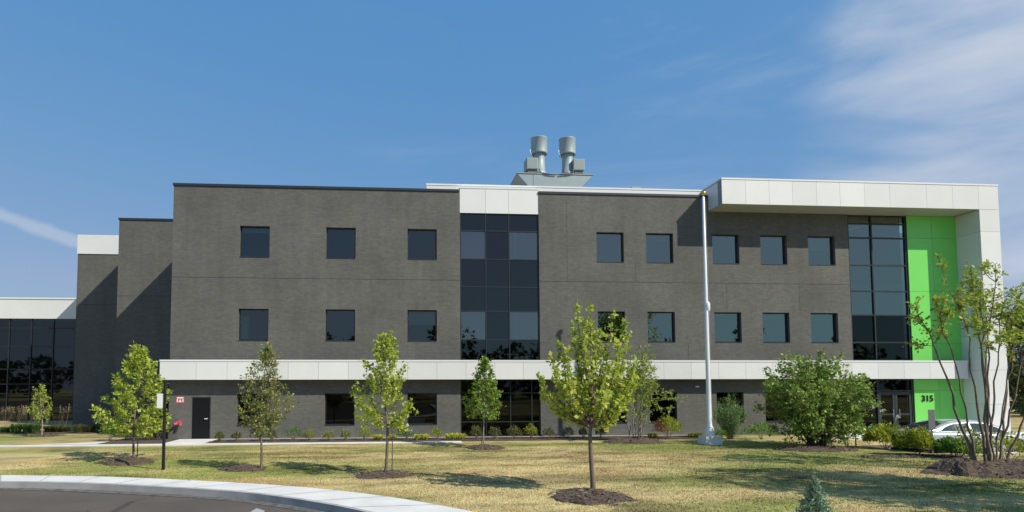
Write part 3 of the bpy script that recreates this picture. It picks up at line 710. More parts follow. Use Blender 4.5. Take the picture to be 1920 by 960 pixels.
gx, gy = G(1749, 850)
s2 = thing('parking_sign', (gx, gy, 0), 'grey backed parking sign on a thin post in front of the silver car', 'sign')
m_ = MB(); m_.box(-.03, .03, -.015, .015, -.1, P(1749, 770, gy)[1], GREYP); m_.build('post', s2)
m_ = MB(); z0_, z1_ = P(1749, 806, gy)[1], P(1749, 768, gy)[1]
m_.box(-.14, .14, -.025, -.018, z0_, z1_, GREYP); o = m_.build('sign_face', s2)
bx, bz = P(1602, 767, -6.1)
s3 = thing('accessible_parking_sign', (bx, -6.1, 0), 'small blue sign glimpsed behind the big rounded bush', 'sign')
m_ = MB(); m_.box(-.02, .02, -.015, .015, -.1, bz+.2, GREYP); m_.build('post', s3); m_ = MB(); m_.box(-.12, .12, -.022, -.016, bz-.16, bz+.18, BLUE); m_.build('sign_face', s3)

# fire riser sign and hose connection by the side door
f1 = thing('riser_sign', (-10.745, -.012, 1.95), 'small red and white sign on the brick left of the dark side door', 'sign')
m_ = MB(); m_.box(-.20, .20, 0, .009, -.17, .17, REDM); m_.build('sign_face', f1)
m_ = MB(); m_.box(-.155, .155, -.004, -.001, .075, .145, SIGNW); m_.box(-.16, -.10, -.004, -.001, -.10, .05, SIGNW)
m_.add([(-.075, -.004, -.10), (.075, -.004, -.10), (0, -.004, .055)], [(0, 1, 2)], SIGNW); m_.box(.10, .16, -.004, -.001, -.10, .05, SIGNW); m_.build('symbol', f1)
f2 = thing('fire_hose_connection', (-10.77, 0, .82), 'red fire hose connection sticking out of the brick below the red sign', 'hose connection')
m_ = MB(); m_.cyl((0, 0, 0), (0, -.03, 0), .14, .14, REDM, 16); m_.cyl((0, -.03, 0), (0, -.2, 0), .09, .09, REDM, 12); m_.build('wall_plate', f2)
for sg in (-1, 1):
    m_ = MB(); m_.cyl((sg*.04, -.12, 0), (sg*.15, -.26, -.05), .065, .065, REDM, 10); m_.cyl((sg*.145, -.255, -.048), (sg*.17, -.29, -.058), .07, .07, REDM, 10); m_.build('inlet', f2)
#@@PLANTS
# ------------------------------------------------------------------ plants
LV_LIME = leaf_mat('lime_leaves', (0.276, 0.409, 0.049), (0.551, 0.605, 0.096), (0.745, 0.696, 0.157), trans=.45)
LV_MAPLE = leaf_mat('maple_leaves', (0.276, 0.395, 0.055), (0.569, 0.618, 0.099), (0.806, 0.739, 0.196), trans=.45)
LV_T5 = leaf_mat('fresh_green_leaves', (0.124, 0.217, 0.033), (0.330, 0.478, 0.073), trans=.42)
LV_DARK = leaf_mat('dark_green_leaves', (0.088, 0.198, 0.036), (0.234, 0.396, 0.064), trans=.4)
LV_DULL = leaf_mat('dull_leaves', (0.161, 0.228, 0.060), (0.367, 0.383, 0.100), (0.475, 0.311, 0.119), trans=.4)
LV_BIRCH = leaf_mat('birch_leaves', (0.222, 0.337, 0.065), (0.500, 0.567, 0.130), trans=.45)
LV_BUSH = leaf_mat('bush_leaves', (0.113, 0.217, 0.045), (0.349, 0.463, 0.100), (0.616, 0.668, 0.202), trans=.4)
LV_OLIVE = leaf_mat('olive_leaves', (0.214, 0.329, 0.044), (0.450, 0.543, 0.099), (0.506, 0.380, 0.099), trans=.45)
LV_YEL = leaf_mat('yellow_blades', (.55, .60, .06), (.75, .74, .14), trans=.4)
LV_SHRUB = leaf_mat('shrub_leaves', (0.091, 0.117, 0.039), (0.208, 0.221, 0.065), (0.247, 0.143, 0.065), trans=.35)
LV_SHRUB2 = leaf_mat('yellow_shrub_leaves', (0.195, 0.255, 0.030), (0.480, 0.510, 0.060), trans=.35)
LV_RED = leaf_mat('red_leaves', (.22, .10, .03), (.42, .14, .06), trans=.35)
LV_GRASS = leaf_mat('grass_blades_green', (0.060, 0.156, 0.036), (0.156, 0.288, 0.072), trans=.35)
LV_WILLOW = leaf_mat('feathery_leaves', (0.117, 0.264, 0.068), (0.254, 0.446, 0.120), trans=.35)
LV_SEED = leaf_mat('grass_seed_heads', (0.252, 0.189, 0.120), (0.385, 0.305, 0.216), trans=.3)
LV_WHITEFL = leaf_mat('white_petals', (.75, .76, .74), (.85, .85, .82), trans=.3)
LV_SPRUCE = leaf_mat('spruce_needles', (0.157, 0.254, 0.166), (0.377, 0.493, 0.343), trans=.1)
LV_BACK = leaf_mat('background_leaves', (.035, .07, .02), (.09, .13, .035), trans=.3)

def leaves(mb, pos, dirs, size, m, rs, aspect=.75, up=.55, fold=.25):
    n = len(pos)
    if n == 0: return
    d = dirs+rs.normal(0, .7, (n, 3)); d /= np.linalg.norm(d, axis=1)[:, None]
    nr = rs.normal(0, 1, (n, 3)); nr[:, 2] = np.abs(nr[:, 2])+up
    sd = np.cross(d, nr); sd /= np.linalg.norm(sd, axis=1)[:, None]+1e-9
    up_ = np.cross(sd, d)
    s_ = (size*(.5+1.0*rs.rand(n)**1.2))[:, None]
    a = pos; tip = pos+d*s_; mid = pos+d*s_*.45-up_*s_*fold*.5
    l = mid+sd*s_*aspect*.5+up_*s_*fold*.5; r = mid-sd*s_*aspect*.5+up_*s_*fold*.5
    V = np.stack([a, l, tip, r], 1).reshape(-1, 3)
    k = np.arange(n)*4
    F3 = np.concatenate([np.stack([k, k+2, k+1], 1), np.stack([k, k+3, k+2], 1)])
    mb.arr(V, F3, m)

def bez(a, c, b, n=5):
    t = np.linspace(0, 1, n)[:, None]; return a*(1-t)**2+2*c*t*(1-t)+b*t**2

def limb_leaves(wood, crown, pts, r0, lm, wm, rs, twigs, tl, per, lsz, start=.25, thin=.12, bushy=.8, aspect=.75):
    n = len(pts); wood.tube(pts, list(np.linspace(r0, r0*thin+.002, n)), wm, 5)
    seg = np.diff(pts, axis=0)
    for k in range(twigs):
        t = start+(1-start)*((k+rs.rand())/twigs); x = t*(n-1); i = min(int(x), n-2); p_ = pts[i]+(x-i)*seg[i]
        dl = seg[i]/np.linalg.norm(seg[i]); dv = dl*.6+rs.normal(0, bushy*.6, 3); dv /= np.linalg.norm(dv)
        L_ = tl*(.5+.8*rs.rand())*(1.15-.45*t); e = p_+dv*L_; e[2] -= .06*L_
        wood.tube([p_, (p_+e)/2+np.array([0, 0, .03*L_]), e], [.006, .0045, .002], wm, 3)
        q = rs.rand(per)**.75; lp = p_+(e-p_)*q[:, None]+rs.normal(0, .028+.05*tl, (per, 3))
        leaves(crown, lp, np.repeat(dv[None], per, 0)*.5+np.array([0, 0, -.15]), lsz, lm, rs, aspect)
    q = rs.rand(per); lp = pts[-2]+(pts[-1]-pts[-2])*q[:, None]*1.1+rs.normal(0, .04, (per, 3))
    leaves(crown, lp, np.repeat((seg[-1]/np.linalg.norm(seg[-1]))[None], per, 0), lsz, lm, rs, aspect)

def tree(name, label, cat, bpx, bpy_, env, zstart_px, lm, wm, seed, nl=34, tw=7, tl=.38, per=9, lsz=.10, tr=.04, rise=.9, group=None, lean=0., tips=(), aspect=.75, start=.25, bushy=.8, depth=1., bz=0., rj=.25):
    rs = np.random.RandomState(seed); bx, by = G(bpx, bpy_)
    T = thing(name, (bx, by, 0), label, cat, group); wood = MB(); crown = MB()
    E_ = sorted([(P(0.5*(l+r), py, by)[1], P(l, py, by)[0]-bx, P(r, py, by)[0]-bx) for py, l, r in env])
    zz = [e[0] for e in E_]; zs = P(bpx, zstart_px, by)[1]; ztop = zz[-1]
    cxm = lambda z: np.interp(z, zz, [(e[1]+e[2])/2 for e in E_]); rad = lambda z: np.interp(z, zz, [(e[2]-e[1])/2 for e in E_])
    def axis(z):
        t = min(max((z-bz)/(ztop-bz), 0), 1); return np.array([cxm(max(z, zz[0]))*t**1.5+.03*math.sin(z*2.1+seed), .03*math.sin(z*1.7+seed*2), z])
    tp = [axis(z) for z in np.linspace(bz-.05, ztop-.15, 12)]
    wood.tube(tp, [tr*1.25]+[max(tr*(1-.92*(i/11)**1.2), .006) for i in range(1, 12)], wm, 8)
    for i in range(nl):
        f = (i+.5)/nl; z = zz[0]+(ztop-zz[0])*(f**.85)*.97; az = i*2.39996+rs.rand()*.6
        R_ = max(rad(z)*(1.08-rj*rs.rand()**1.5)-tl*.18, .05)
        tipx = cxm(z)+R_*math.cos(az); tipy = R_*math.sin(az)*depth
        z0_ = max(zs+.1*rs.rand(), z-rise*R_*(.9+.4*rs.rand())-.12); a = axis(z0_); b = np.array([tipx, tipy, z])
        c = a+(b-a)*.5+np.array([(b-a)[0]*.18, (b-a)[1]*.18, -.10*R_ if rise < 1.4 else -.3*R_])
        limb_leaves(wood, crown, bez(a, c, b, 6), max(tr*.35*(1-.5*f), .008), lm, wm, rs, max(3, int(tw*(.5+.7*R_/max(e[2] for e in E_)))), tl, per, lsz, start, bushy=bushy, aspect=aspect)
    for px, py, dy, zf in tips:
        X_, Z_ = P(px, py, by+dy); b = np.array([X_-bx, dy, Z_]); z0_ = zs+(Z_-zs)*zf; a = axis(z0_)
        c = np.array([a[0]+(b-a)[0]*.85, a[1]+(b-a)[1]*.85, a[2]+(b-a)[2]*.35])
        limb_leaves(wood, crown, bez(a, c, b, 9), tr*.4, lm, wm, rs, int(tw*2.6), tl*.5, int(per*.8), lsz, .3, bushy=.7, aspect=aspect)
    # leader
    a = axis(ztop-.7); b = axis(ztop); limb_leaves(wood, crown, bez(a, (a+b)/2, b, 4), .01, lm, wm, rs, tw, tl*.6, per, lsz, .1, aspect=aspect)
    wood.build('trunk', T, smooth=True); crown.build('crown', T); return T

GT = 'young trees on the front lawn'
tree('young_tree', 'bright green pyramidal young tree beside the black sign post', 'tree', 250, 864,
     [(818, 238, 275), (800, 205, 318), (780, 185, 325), (750, 188, 318), (725, 205, 312), (700, 222, 300), (675, 235, 285), (648, 253, 268)], 805, LV_LIME, BARK, 21, nl=60, tw=9, tl=.24, per=11, lsz=.10, tr=.045, rise=.3, group=GT, rj=.5, bushy=.55)
tree('young_tree', 'thin sparse young tree with dull brownish leaves', 'tree', 488, 880,
     [(815, 470, 505), (790, 452, 525), (765, 442, 545), (735, 448, 545), (710, 456, 535), (690, 468, 528), (665, 482, 518), (645, 496, 508)], 800, LV_DULL, BARK, 32, nl=50, tw=9, tl=.30, per=10, lsz=.07, tr=.04, rise=1.5, group=GT, rj=.4)
tree('young_tree', 'airy light green young tree with a wooden stake beside its trunk', 'tree', 725, 890,
     [(805, 690, 755), (785, 660, 785), (765, 648, 785), (740, 645, 770), (715, 660, 765), (690, 680, 765), (668, 688, 750), (645, 705, 745), (627, 722, 742)], 800, LV_LIME, BARK, 43, nl=44, tw=8, tl=.25, per=11, lsz=.09, tr=.05, rise=.5, group=GT, rj=.6, bushy=.55)
tree('young_tree', 'small deep green young tree with a pale thin trunk before the glazed recess', 'tree', 908, 838,
     [(785, 895, 920), (770, 872, 940), (745, 872, 938), (725, 880, 935), (705, 890, 925), (690, 897, 920), (672, 903, 915)], 780, LV_T5, BARKL, 54, nl=34, tw=8, tl=.34, per=10, lsz=.11, tr=.035, rise=.8, group=GT, rj=.3)
tree('young_tree', 'tall vase shaped yellow green young tree nearest the camera', 'tree', 1110, 922,
     [(800, 1085, 1135), (780, 1070, 1165), (755, 1045, 1185), (725, 1022, 1192), (700, 1030, 1188), (675, 1045, 1182), (650, 1060, 1172), (630, 1078, 1150), (610, 1092, 1125)], 802, LV_MAPLE, BARK, 65, nl=11, tw=7, tl=.26, per=8, lsz=.115, tr=.065, rise=2.6, group=GT, rj=.5,
     tips=((1082, 568, .1, .25), (1107, 576, -.15, .3), (1074, 606, .3, .2), (1147, 590, .2, .2), (1171, 600, -.2, .2), (1178, 622, .3, .15), (1014, 705, .1, .02), (1034, 668, -.2, .08), (1050, 645, .3, .12), (1188, 680, -.3, .08), (1062, 650, -.5, .1), (1160, 640, -.5, .1), (1128, 650, .5, .2), (1092, 600, -.3, .25), (1040, 690, -.6, .05), (1178, 730, -.5, 0), (1018, 735, .3, 0), (1095, 625, .5, .2), (1118, 620, .2, .25), (1140, 690, -.6, .05), (1085, 690, .7, .03), (1165, 690, .6, .03), (1068, 720, -.6, .0), (1045, 740, .5, 0), (1155, 745, .5, 0), (1130, 735, -.7, 0), (1192, 705, .2, .02), (1100, 720, -.4, .1), (1075, 770, .3, 0), (1150, 775, -.3, 0)))
tree('young_tree', 'very small young tree at the far left before the glazed wing', 'tree', 77, 818,
     [(788, 68, 88), (775, 58, 96), (762, 56, 98), (748, 62, 92), (735, 68, 86), (724, 73, 82)], 786, LV_LIME, BARKL, 76, nl=20, tw=6, tl=.26, per=9, lsz=.085, tr=.04, rise=.6, group=GT)

# birch clump
def clump(name, label, cat, base, tips, lm, wm, seed, tw, tl, per, lsz, tr, start=.45, sub=0, spread=.25, group=None, bushy=.8):
    rs = np.random.RandomState(seed); bx, by = base; T = thing(name, (bx, by, 0), label, cat, group); wood = MB(); crown = MB()
    for px, py, dy, bo in tips:
        X_, Z_ = P(px, py, by+dy); b = np.array([X_-bx, dy, Z_]); a = np.array([bo, rs.uniform(-.15, .15), -.02])
        c = np.array([a[0]+(b[0]-a[0])*.42+rs.uniform(-.12, .12), a[1]+dy*.4, Z_*.5]); pts = bez(a, c, b, 12)
        pts[1:-1] += rs.normal(0, .035, (10, 3))
        limb_leaves(wood, crown, pts, tr*(.7+.5*rs.rand()), lm, wm, rs, tw, tl, per, lsz, start, .15, bushy)
        for k in range(sub):
            i = rs.randint(4 if start < .6 else 8, 10 if start < .6 else 11); a2 = pts[i]; dv = (pts[i+1]-pts[i]); dv /= np.linalg.norm(dv); dv = dv+rs.normal(0, .55, 3); b2 = a2+dv*spread*(1.2+rs.rand())*2
            limb_leaves(wood, crown, bez(a2, (a2+b2)/2+rs.normal(0, .08, 3), b2, 5), tr*.35, lm, wm, rs, max(2, tw//2), tl, per, lsz, .35, .2, bushy)
    wood.build('trunk', T, smooth=True); crown.build('crown', T); return T
b7 = G(1190, 829)
clump('birch_clump', 'slender multi-stemmed pale birch clump on raised mulch behind the vase shaped tree', 'tree', b7,
      [(1168, 690, .3, -.25), (1182, 668, -.3, -.1), (1198, 655, .2, .0), (1212, 665, -.2, .1), (1225, 690, .3, .2), (1230, 720, -.3, .25), (1205, 700, .5, .05), (1175, 720, -.5, -.2), (1190, 680, .0, 0), (1218, 735, .5, .2)],
      LV_BIRCH, BARKL, 87, 16, .38, 11, .09, .028, .34, 3, .28)
# many stemmed tree at the right
bm = G(1855, 884)
clump('multistem_tree', 'bare legged many stemmed tree with leaves only at the top on the large mulch mound', 'tree', bm,
      [(1716, 566, .4, -.35), (1752, 560, -.4, -.3), (1795, 545, .3, -.15), (1822, 525, -.3, -.1), (1866, 495, .2, -.05), (1848, 550, .8, .0), (1880, 575, -.5, .1), (1912, 560, .4, .2), (1950, 580, -.3, .3), (1905, 620, .6, .35), (1965, 650, .2, .4), (1835, 560, -.6, .05)],
      LV_OLIVE, BARK, 98, 14, .34, 10, .10, .042, .76, 3, .2)

# big rounded bush
bb = G(1530, 838)
rs_ = np.random.RandomState(5); tips_ = []
for i in range(64):
    a_ = rs_.rand()*2*math.pi; e_ = rs_.rand()**.75*1.52; r_ = 2.1*(.8+.28*rs_.rand())
    tips_.append((r_*math.cos(a_)*math.sin(e_)*1.08, r_*math.sin(a_)*math.sin(e_)*.95, 1.7+2.15*math.cos(e_)*(.85+.22*rs_.rand())))
T = thing('rounded_bush', (bb[0], bb[1], 0), 'big rounded leafy bush to the right of the flagpole', 'bush'); wood = MB(); crown = MB()
for t_ in tips_+[(2.45, .2, 3.0), (-2.35, -.2, 3.3), (2.3, -.3, 2.2), (-2.45, .3, 1.75), (-1.9, 0, .9), (1.9, .2, 1.0), (.3, 0, 4.05), (-1.1, .2, 3.9), (1.3, 0, 3.85), (-1.7, -.9, 1.1), (1.6, -1.1, .9), (-.9, -1.5, 1.2), (.6, -1.6, 1.1)]:
    b = np.array(t_); a = np.array([b[0]*.12, b[1]*.12, 0]); c = np.array([b[0]*.35, b[1]*.35, b[2]*.6])
    limb_leaves(wood, crown, bez(a, c, b, 8), .03, LV_BUSH, BARK, rs_, 17, .55, 14, .115, .30, .1, 1.0)
wood.build('stems', T, smooth=True); crown.build('foliage', T)

# stakes
for px, py, top, lab in ((257, 862, 790, 'thin wooden stake beside the bright green pyramidal tree'), (735, 886, 790, 'thin wooden stake beside the airy light green tree'), (903, 836, 790, 'thin wooden stake beside the small deep green tree')):
    x_, y_ = G(px, py); zt = P(px, top, y_)[1]; o = thing('tree_stake', (x_, y_, 0), lab, 'stake', 'stakes by the young trees')
    m_ = MB(); m_.tube([(0, 0, -.1), (.01, 0, zt*.5), (0, .01, zt)], [.018, .017, .015], STAKE, 6, True); m_.build('stake', o)
    m_ = MB(); m_.tube([(0, 0, zt*.55), (-.1, .02, zt*.56), (-.2, .02, zt*.55)], [.006]*3, BLACKP, 4); m_.build('tie', o)

# shrubs
def shrub(name, label, cat, x, y, w, h, lm, seed, n=420, lsz=.05, group=None, lm2=None, upness=.6, z=.03, stems=True):
    rs = np.random.RandomState(seed); T = thing(name, (x, y, z), label, cat, group); f_ = MB(); s_ = MB()
    th = rs.rand(n)*2*math.pi; cz = rs.rand(n)*1.15-.15; ph = rs.rand(6)*6.28
    rr = (.55+.5*rs.rand(n)**.6)*(1+.16*np.sin(3*th+ph[0])+.13*np.sin(5*th+4*cz+ph[1]))
    sx_ = np.sqrt(np.clip(1-cz**2, 0, 1))
    pos = np.stack([rr*sx_*np.cos(th)*w/2, rr*sx_*np.sin(th)*w/2, h*.38+rr*cz*h*.62], 1); pos[:, 2] = np.clip(pos[:, 2], .03, None)
    d = pos/np.linalg.norm(pos, axis=1)[:, None]; d[:, 2] += upness
    if lm2:
        k = (pos[:, 0] < -w*.22) & (pos[:, 2] > h*.3); leaves(f_, pos[k], d[k], lsz, lm2, rs); leaves(f_, pos[~k], d[~k], lsz, lm, rs)
    else: leaves(f_, pos, d, lsz, lm, rs)
    for k in range(9):
        e = pos[rs.randint(n)]*.85; s_.tube([(e[0]*.1, e[1]*.1, -.05), e*.5+np.array([0, 0, .05]), e], [.012, .008, .004], BARK, 3)
    f_.build('foliage', T); s_.build('stems', T); return T
def blades(f_, n, r0, r1, h, lean, width, m, rs, curve=.5, cx=0, cy=0):
    th = rs.rand(n)*2*math.pi; r = r0*np.sqrt(rs.rand(n)); hh = h*(.6+.5*rs.rand(n)); ln = (r1-r0)*(.3+.9*rs.rand(n))
    a = np.stack([cx+r*np.cos(th), cy+r*np.sin(th), np.zeros(n)], 1); o_ = np.stack([np.cos(th), np.sin(th), np.zeros(n)], 1)
    th2 = th+rs.normal(0, .5, n); o_ = np.stack([np.cos(th2), np.sin(th2), np.zeros(n)], 1); sd = np.stack([-np.sin(th2), np.cos(th2), np.zeros(n)], 1)*width
    m1 = a+o_*ln[:, None]*.3+np.array([0, 0, 1])*hh[:, None]*.7; tip = a+o_*ln[:, None]+np.array([0, 0, 1])*(hh*(1-curve*.5*(ln/max(r1, .01))))[:, None]
    V = np.stack([a-sd, a+sd, m1+sd, m1-sd, tip], 1).reshape(-1, 3); k = np.arange(n)*5
    k4 = np.stack([k, k+1, k+2], 1); k5 = np.stack([k, k+2, k+3], 1); k6 = np.stack([k+3, k+2, k+4], 1)
    f_.arr(V, np.concatenate([k4, k5, k6]), m); return tip

YR = -1.45
def XR(px): return P(px, 826, YR)[0]
GS = 'low shrubs in the bed along the brick wall'
rows_ = [(412, .36, .40, 0, 'small round shrub just right of the dark side door'), (443, .40, .42, 0, 'second small round shrub from the dark side door'),
 (487, .40, .45, 0, 'small round shrub behind the trunk of the thin brownish tree'), (511, .38, .5, 0, 'narrow shrub right of the thin brownish tree'), (548, .75, .60, 1, 'wide loose pale green shrub between two low dark ones left of the middle'),
 (579, .48, .48, 2, 'reddish brown round shrub under the second ground floor window gap'), (617, .50, .42, 2, 'low brownish shrub below the left edge of the second window'), (648, .36, .44, 2, 'narrow brownish shrub below the right edge of the second window'),
 (684, .50, .60, 3, 'taller yellow green shrub left of the first yellow clump'), (819, .46, .48, 3, 'yellow green shrub between two yellow leaved clumps'), (893, .48, .56, 0, 'olive shrub left of the small deep green tree trunk'),
 (927, .50, .52, 0, 'olive shrub right of the small deep green tree trunk'), (963, .58, .56, 0, 'broad olive shrub below the glazed recess'), (997, .56, .58, 3, 'yellowish shrub at the right end of the glazed recess'),
 (1029, .48, .46, 0, 'small shrub just right of the glazed recess'), (1065, .46, .50, 0, 'dark small shrub left of the trunk of the vase shaped tree'), (1094, .34, .46, 0, 'narrow shrub touching the vase shaped tree trunk on its left'), (1127, .42, .48, 0, 'small shrub right of the vase shaped tree trunk')]
SM = [LV_SHRUB, LV_GRASS, LV_DULL, LV_SHRUB2]
for i, (px, w_, h_, k, lab) in enumerate(rows_):
    shrub('round_shrub', lab, 'shrub', XR(px), YR+rnd.uniform(-.12, .12), w_*1.15, h_*1.1, SM[k], 300+i, n=520, lsz=.055, group=GS)
GY = 'bright yellow leaved clumps in the bed along the wall'
yl = [(709, .55, .30, 'yellow leaved clump just left of the staked tree trunk'), (735, .5, .30, 'yellow leaved clump just right of the staked tree trunk'), (790, .75, .30, 'yellow leaved clump right of the white flowers'), (853, 1.05, .34, 'widest yellow leaved clump, at the left end of the glazed recess'),
      (1222, .5, .26, 'yellow leaved clump left of the red tinged shrub'), (1302, .85, .26, 'yellow leaved clump between the red tinged shrub and the flagpole')]
for i, (px, w_, h_, lab) in enumerate(yl):
    rs = np.random.RandomState(400+i); T = thing('yellow_clump', (XR(px), YR-.1, .03), lab, 'plant', GY)
    for k in range(max(1, int(w_/.24))):
        cxk = (k-(int(w_/.24)-1)/2)*.24
        if k == 0: allf = MB()
        blades(f_ if False else allf, 150, .05, .34, h_*1.1, .2, .016, LV_YEL, rs, 1.0, cx=cxk, cy=rs.uniform(-.08, .08))
    allf.build('blades', T)
# white flowering plant
T = shrub('flowering_shrub', 'shrub with white blooms between yellow leaved clumps', 'shrub', XR(762), YR, .75, .62, LV_GRASS, 450, n=500, lsz=.06)
f_ = MB(); rs = np.random.RandomState(3)
for k in range(16):
    c_ = np.array([rs.uniform(-.34, .34), rs.uniform(-.25, .15), rs.uniform(.35, .72)]); leaves(f_, c_+rs.normal(0, .035, (22, 3)), rs.normal(0, 1, (22, 3)), .05, LV_WHITEFL, rs)
f_.build('blooms', T)
# red tinged shrub, feathery shrub, dark shrub
rx_, ry_ = G(1268, 826); shrub('red_tinged_shrub', 'yellow green shrub with red leaves on its left side, left of the flagpole', 'shrub', rx_, -1.9, 1.15, 1.0, LV_SHRUB2, 460, n=1500, lsz=.07, lm2=LV_RED)
rs = np.random.RandomState(461); T = thing('feathery_shrub', (P(1370, 822, -2.3)[0], -2.3, 0), 'tall feathery green shrub right of the flagpole base', 'shrub'); f_ = MB(); s_ = MB()
for k in range(70):
    a_ = rs.rand()*6.28; r_ = rs.rand()**.6*1.0; e = np.array([r_*math.cos(a_), r_*.7*math.sin(a_), (2.15-.75*r_**1.5)*(.75+.3*rs.rand())])
    limb_leaves(s_, f_, bez(np.array([e[0]*.15, e[1]*.15, 0]), np.array([e[0]*.5, e[1]*.5, e[2]*.6]), e, 6), .008, LV_WILLOW, BARK, rs, 10, .16, 9, .075, .1, .2, .7, aspect=.28)
f_.build('foliage', T); s_.build('stems', T)
shrub('low_dark_shrub', 'low dark leaved shrub half hidden left of the big rounded bush', 'shrub', G(1442, 826)[0], -2.6, 1.4, .75, LV_DARK, 462, n=900, lsz=.075)
shrub('low_dark_shrub', 'low dark shrub crouched at the left foot of the feathery shrub', 'shrub', P(1352, 826, -2.9)[0], -2.9, .6, .5, LV_DARK, 463, n=420, lsz=.06)
GC = 'rounded shrubs beside the silver car'
for i, (px, py, w_, h_, lm_, lab) in enumerate(((1660, 840, 1.45, .82, LV_SHRUB2, 'broad yellow green shrub, leftmost in the row before the silver car'), (1720, 854, 1.15, .85, LV_SHRUB2, 'yellow green shrub at the left end of the silver car'), (1796, 860, 1.15, .62, LV_DARK, 'darker green shrub in front of the car wheel'), (1588, 838, 1.2, 1.9, LV_BUSH, 'upright light green shrub against the right side of the big bush'))):
    x_, y_ = G(px, py); shrub('rounded_shrub', lab, 'shrub', x_, y_, w_, h_, lm_, 470+i, n=3600, lsz=.095, group=GC)
x_, y_ = G(1890, 872); shrub('sprouting_shrub', 'loose yellow green sprouts at the right foot of the many stemmed tree', 'shrub', x_, y_, 1.3, .85, LV_SHRUB2, 480, n=420, lsz=.10, z=.1)
x_, y_ = G(1845, 868); shrub('sprouting_shrub', 'sparse dull green sprouts between the stems of the many stemmed tree', 'shrub', x_, y_+.4, 1.1, 1.1, LV_DULL, 481, n=260, lsz=.09, z=.1)
# white seed heads near the entrance
for i, (px, py, lab) in enumerate(((1655, 770, 'tall thin plant with one white flower before the entrance doors'), (1685, 782, 'thin plant with a small white flower by the right entrance door'), (1640, 764, 'thin plant with a pale pink flower near the big bush'))):
    x_, y_ = G(px, 828); T = thing('tall_flower', (x_, y_, 0), lab, 'flower', 'tall flowers by the entrance'); zt = P(px, py, y_)[1]
    s_ = MB(); s_.tube([(0, 0, 0), (.04, 0, zt*.5), (0, 0, zt)], [.012, .01, .008], LV_GRASS, 4); s_.build('stem', T)
    f_ = MB(); rs = np.random.RandomState(i); leaves(f_, np.array([0, 0, zt])+rs.normal(0, .035, (26, 3)), rs.normal(0, 1, (26, 3)), .07, LV_WHITEFL, rs); f_.build('bloom', T)
    f_ = MB(); leaves(f_, np.array([0, 0, 1])*rs.uniform(.2, zt*.8, (30, 1))+rs.normal(0, .06, (30, 3)), rs.normal(0, 1, (30, 3)), .12, LV_GRASS, rs, .4); f_.build('foliage', T)
# left end shrubs
lf = [(207, .75, .85, LV_GRASS, 'strappy green plant left of the pale flowering plant by the stepped wall'), (238, .9, .75, LV_LIME, 'light green leafy plant behind the bright tree trunk'), (270, 1.1, 1.1, LV_DULL, 'tall brownish shrub right of the bright tree trunk'), (297, .9, 1.0, LV_SHRUB, 'dark olive shrub by the corner of the brick block')]
for i, (px, w_, h_, lm_, lab) in enumerate(lf):
    shrub('corner_shrub', lab, 'shrub', P(px, 828, -.4)[0], -.4, w_, h_, lm_, 490+i, n=700, lsz=.08, group='shrubs by the stepped corner')
# ornamental grasses
GO = 'ornamental grasses at the far left wall'
names_ = ['leftmost tan plumed ornamental grass at the picture edge', 'second tan plumed grass from the picture edge', 'third tan plumed grass from the picture edge', 'plumed grass just left of the very small tree', 'plumed grass just right of the very small tree',
          'plumed grass midway between the very small tree and the brick', 'plumed grass at the left corner of the stepped brick', 'green grass tuft before the second stepped block', 'green grass tuft before the corner between the stepped blocks', 'green grass tuft near the strappy plant']
for i, (px, lab) in enumerate(zip((10, 30, 52, 66, 92, 108, 122, 148, 170, 192), names_)):
    rs = np.random.RandomState(500+i); y_ = 4.9+rs.uniform(-.3, .5); x_ = P(px, 812, y_)[0]
    T = thing('ornamental_grass', (x_, y_, .03), lab, 'grass clump', GO); f_ = MB(); hg = rs.uniform(.45, .62)*(1.25 if i in (1, 2, 3) else .9); blades(f_, 240, .2, .7, hg, .4, .012, LV_GRASS if i in (0, 1, 2, 3) else LV_SHRUB, rs, .9); f_.build('blades', T)
    if i < 7 or i in (8,):
        s_ = MB(); q = MB()
        for k in range(8 if i < 4 else 4):
            a_ = rs.rand()*6.28; l_ = .15+.35*rs.rand(); e = np.array([l_*math.cos(a_), l_*math.sin(a_), 1.25+.3*rs.rand()]); s_.tube([(0, 0, .2), e*.6, e], [.005, .004, .003], LV_SEED, 3)
            leaves(q, e-np.array([0, 0, 1])*rs.uniform(0, .32, (26, 1))+rs.normal(0, .02, (26, 3)), np.array([[0, 0, 1.5]]*26), .06, LV_SEED, rs, .35)
        s_.build('stalks', T); q.build('plumes', T)
# blue spruce
sx_, sy_ = G(1530, 992); T = thing('blue_spruce', (sx_, sy_, 0), 'small blue green spruce at the bottom edge of the picture', 'tree'); s_ = MB(); f_ = MB(); rs = np.random.RandomState(12)
H_ = P(1528, 884, sy_)[1]; s_.tube([(0, 0, -.05), (.01, 0, H_*.5), (0, 0, H_-.03)], [.025, .016, .005], BARK, 6); s_.build('trunk', T)
for k in range(150):
    f = (k/150)**.8; z = .06+(H_-.22)*f; R_ = (.33*(1-f)+.03)*(.75+.35*rs.rand()); a_ = k*2.4; e = np.array([R_*math.cos(a_), R_*math.sin(a_), z+.12*R_+.03]); a0 = np.array([0, 0, z])
    nn = max(9, int(R_*120)); t_ = rs.rand(nn)[:, None]; pos = a0+(e-a0)*t_+rs.normal(0, .006, (nn, 3)); dv = (e-a0)/R_*.8
    leaves(f_, pos, np.repeat(dv[None], nn, 0)+np.array([0, 0, .35]), .07, LV_SPRUCE, rs, .34, fold=.1)
nn = 120; pos = np.stack([rs.normal(0, .006, nn), rs.normal(0, .006, nn), rs.uniform(H_-.28, H_, nn)], 1); leaves(f_, pos, np.repeat(np.array([[0, 0, .9]]), nn, 0), .035, LV_SPRUCE, rs, .16)
f_.build('needles', T)

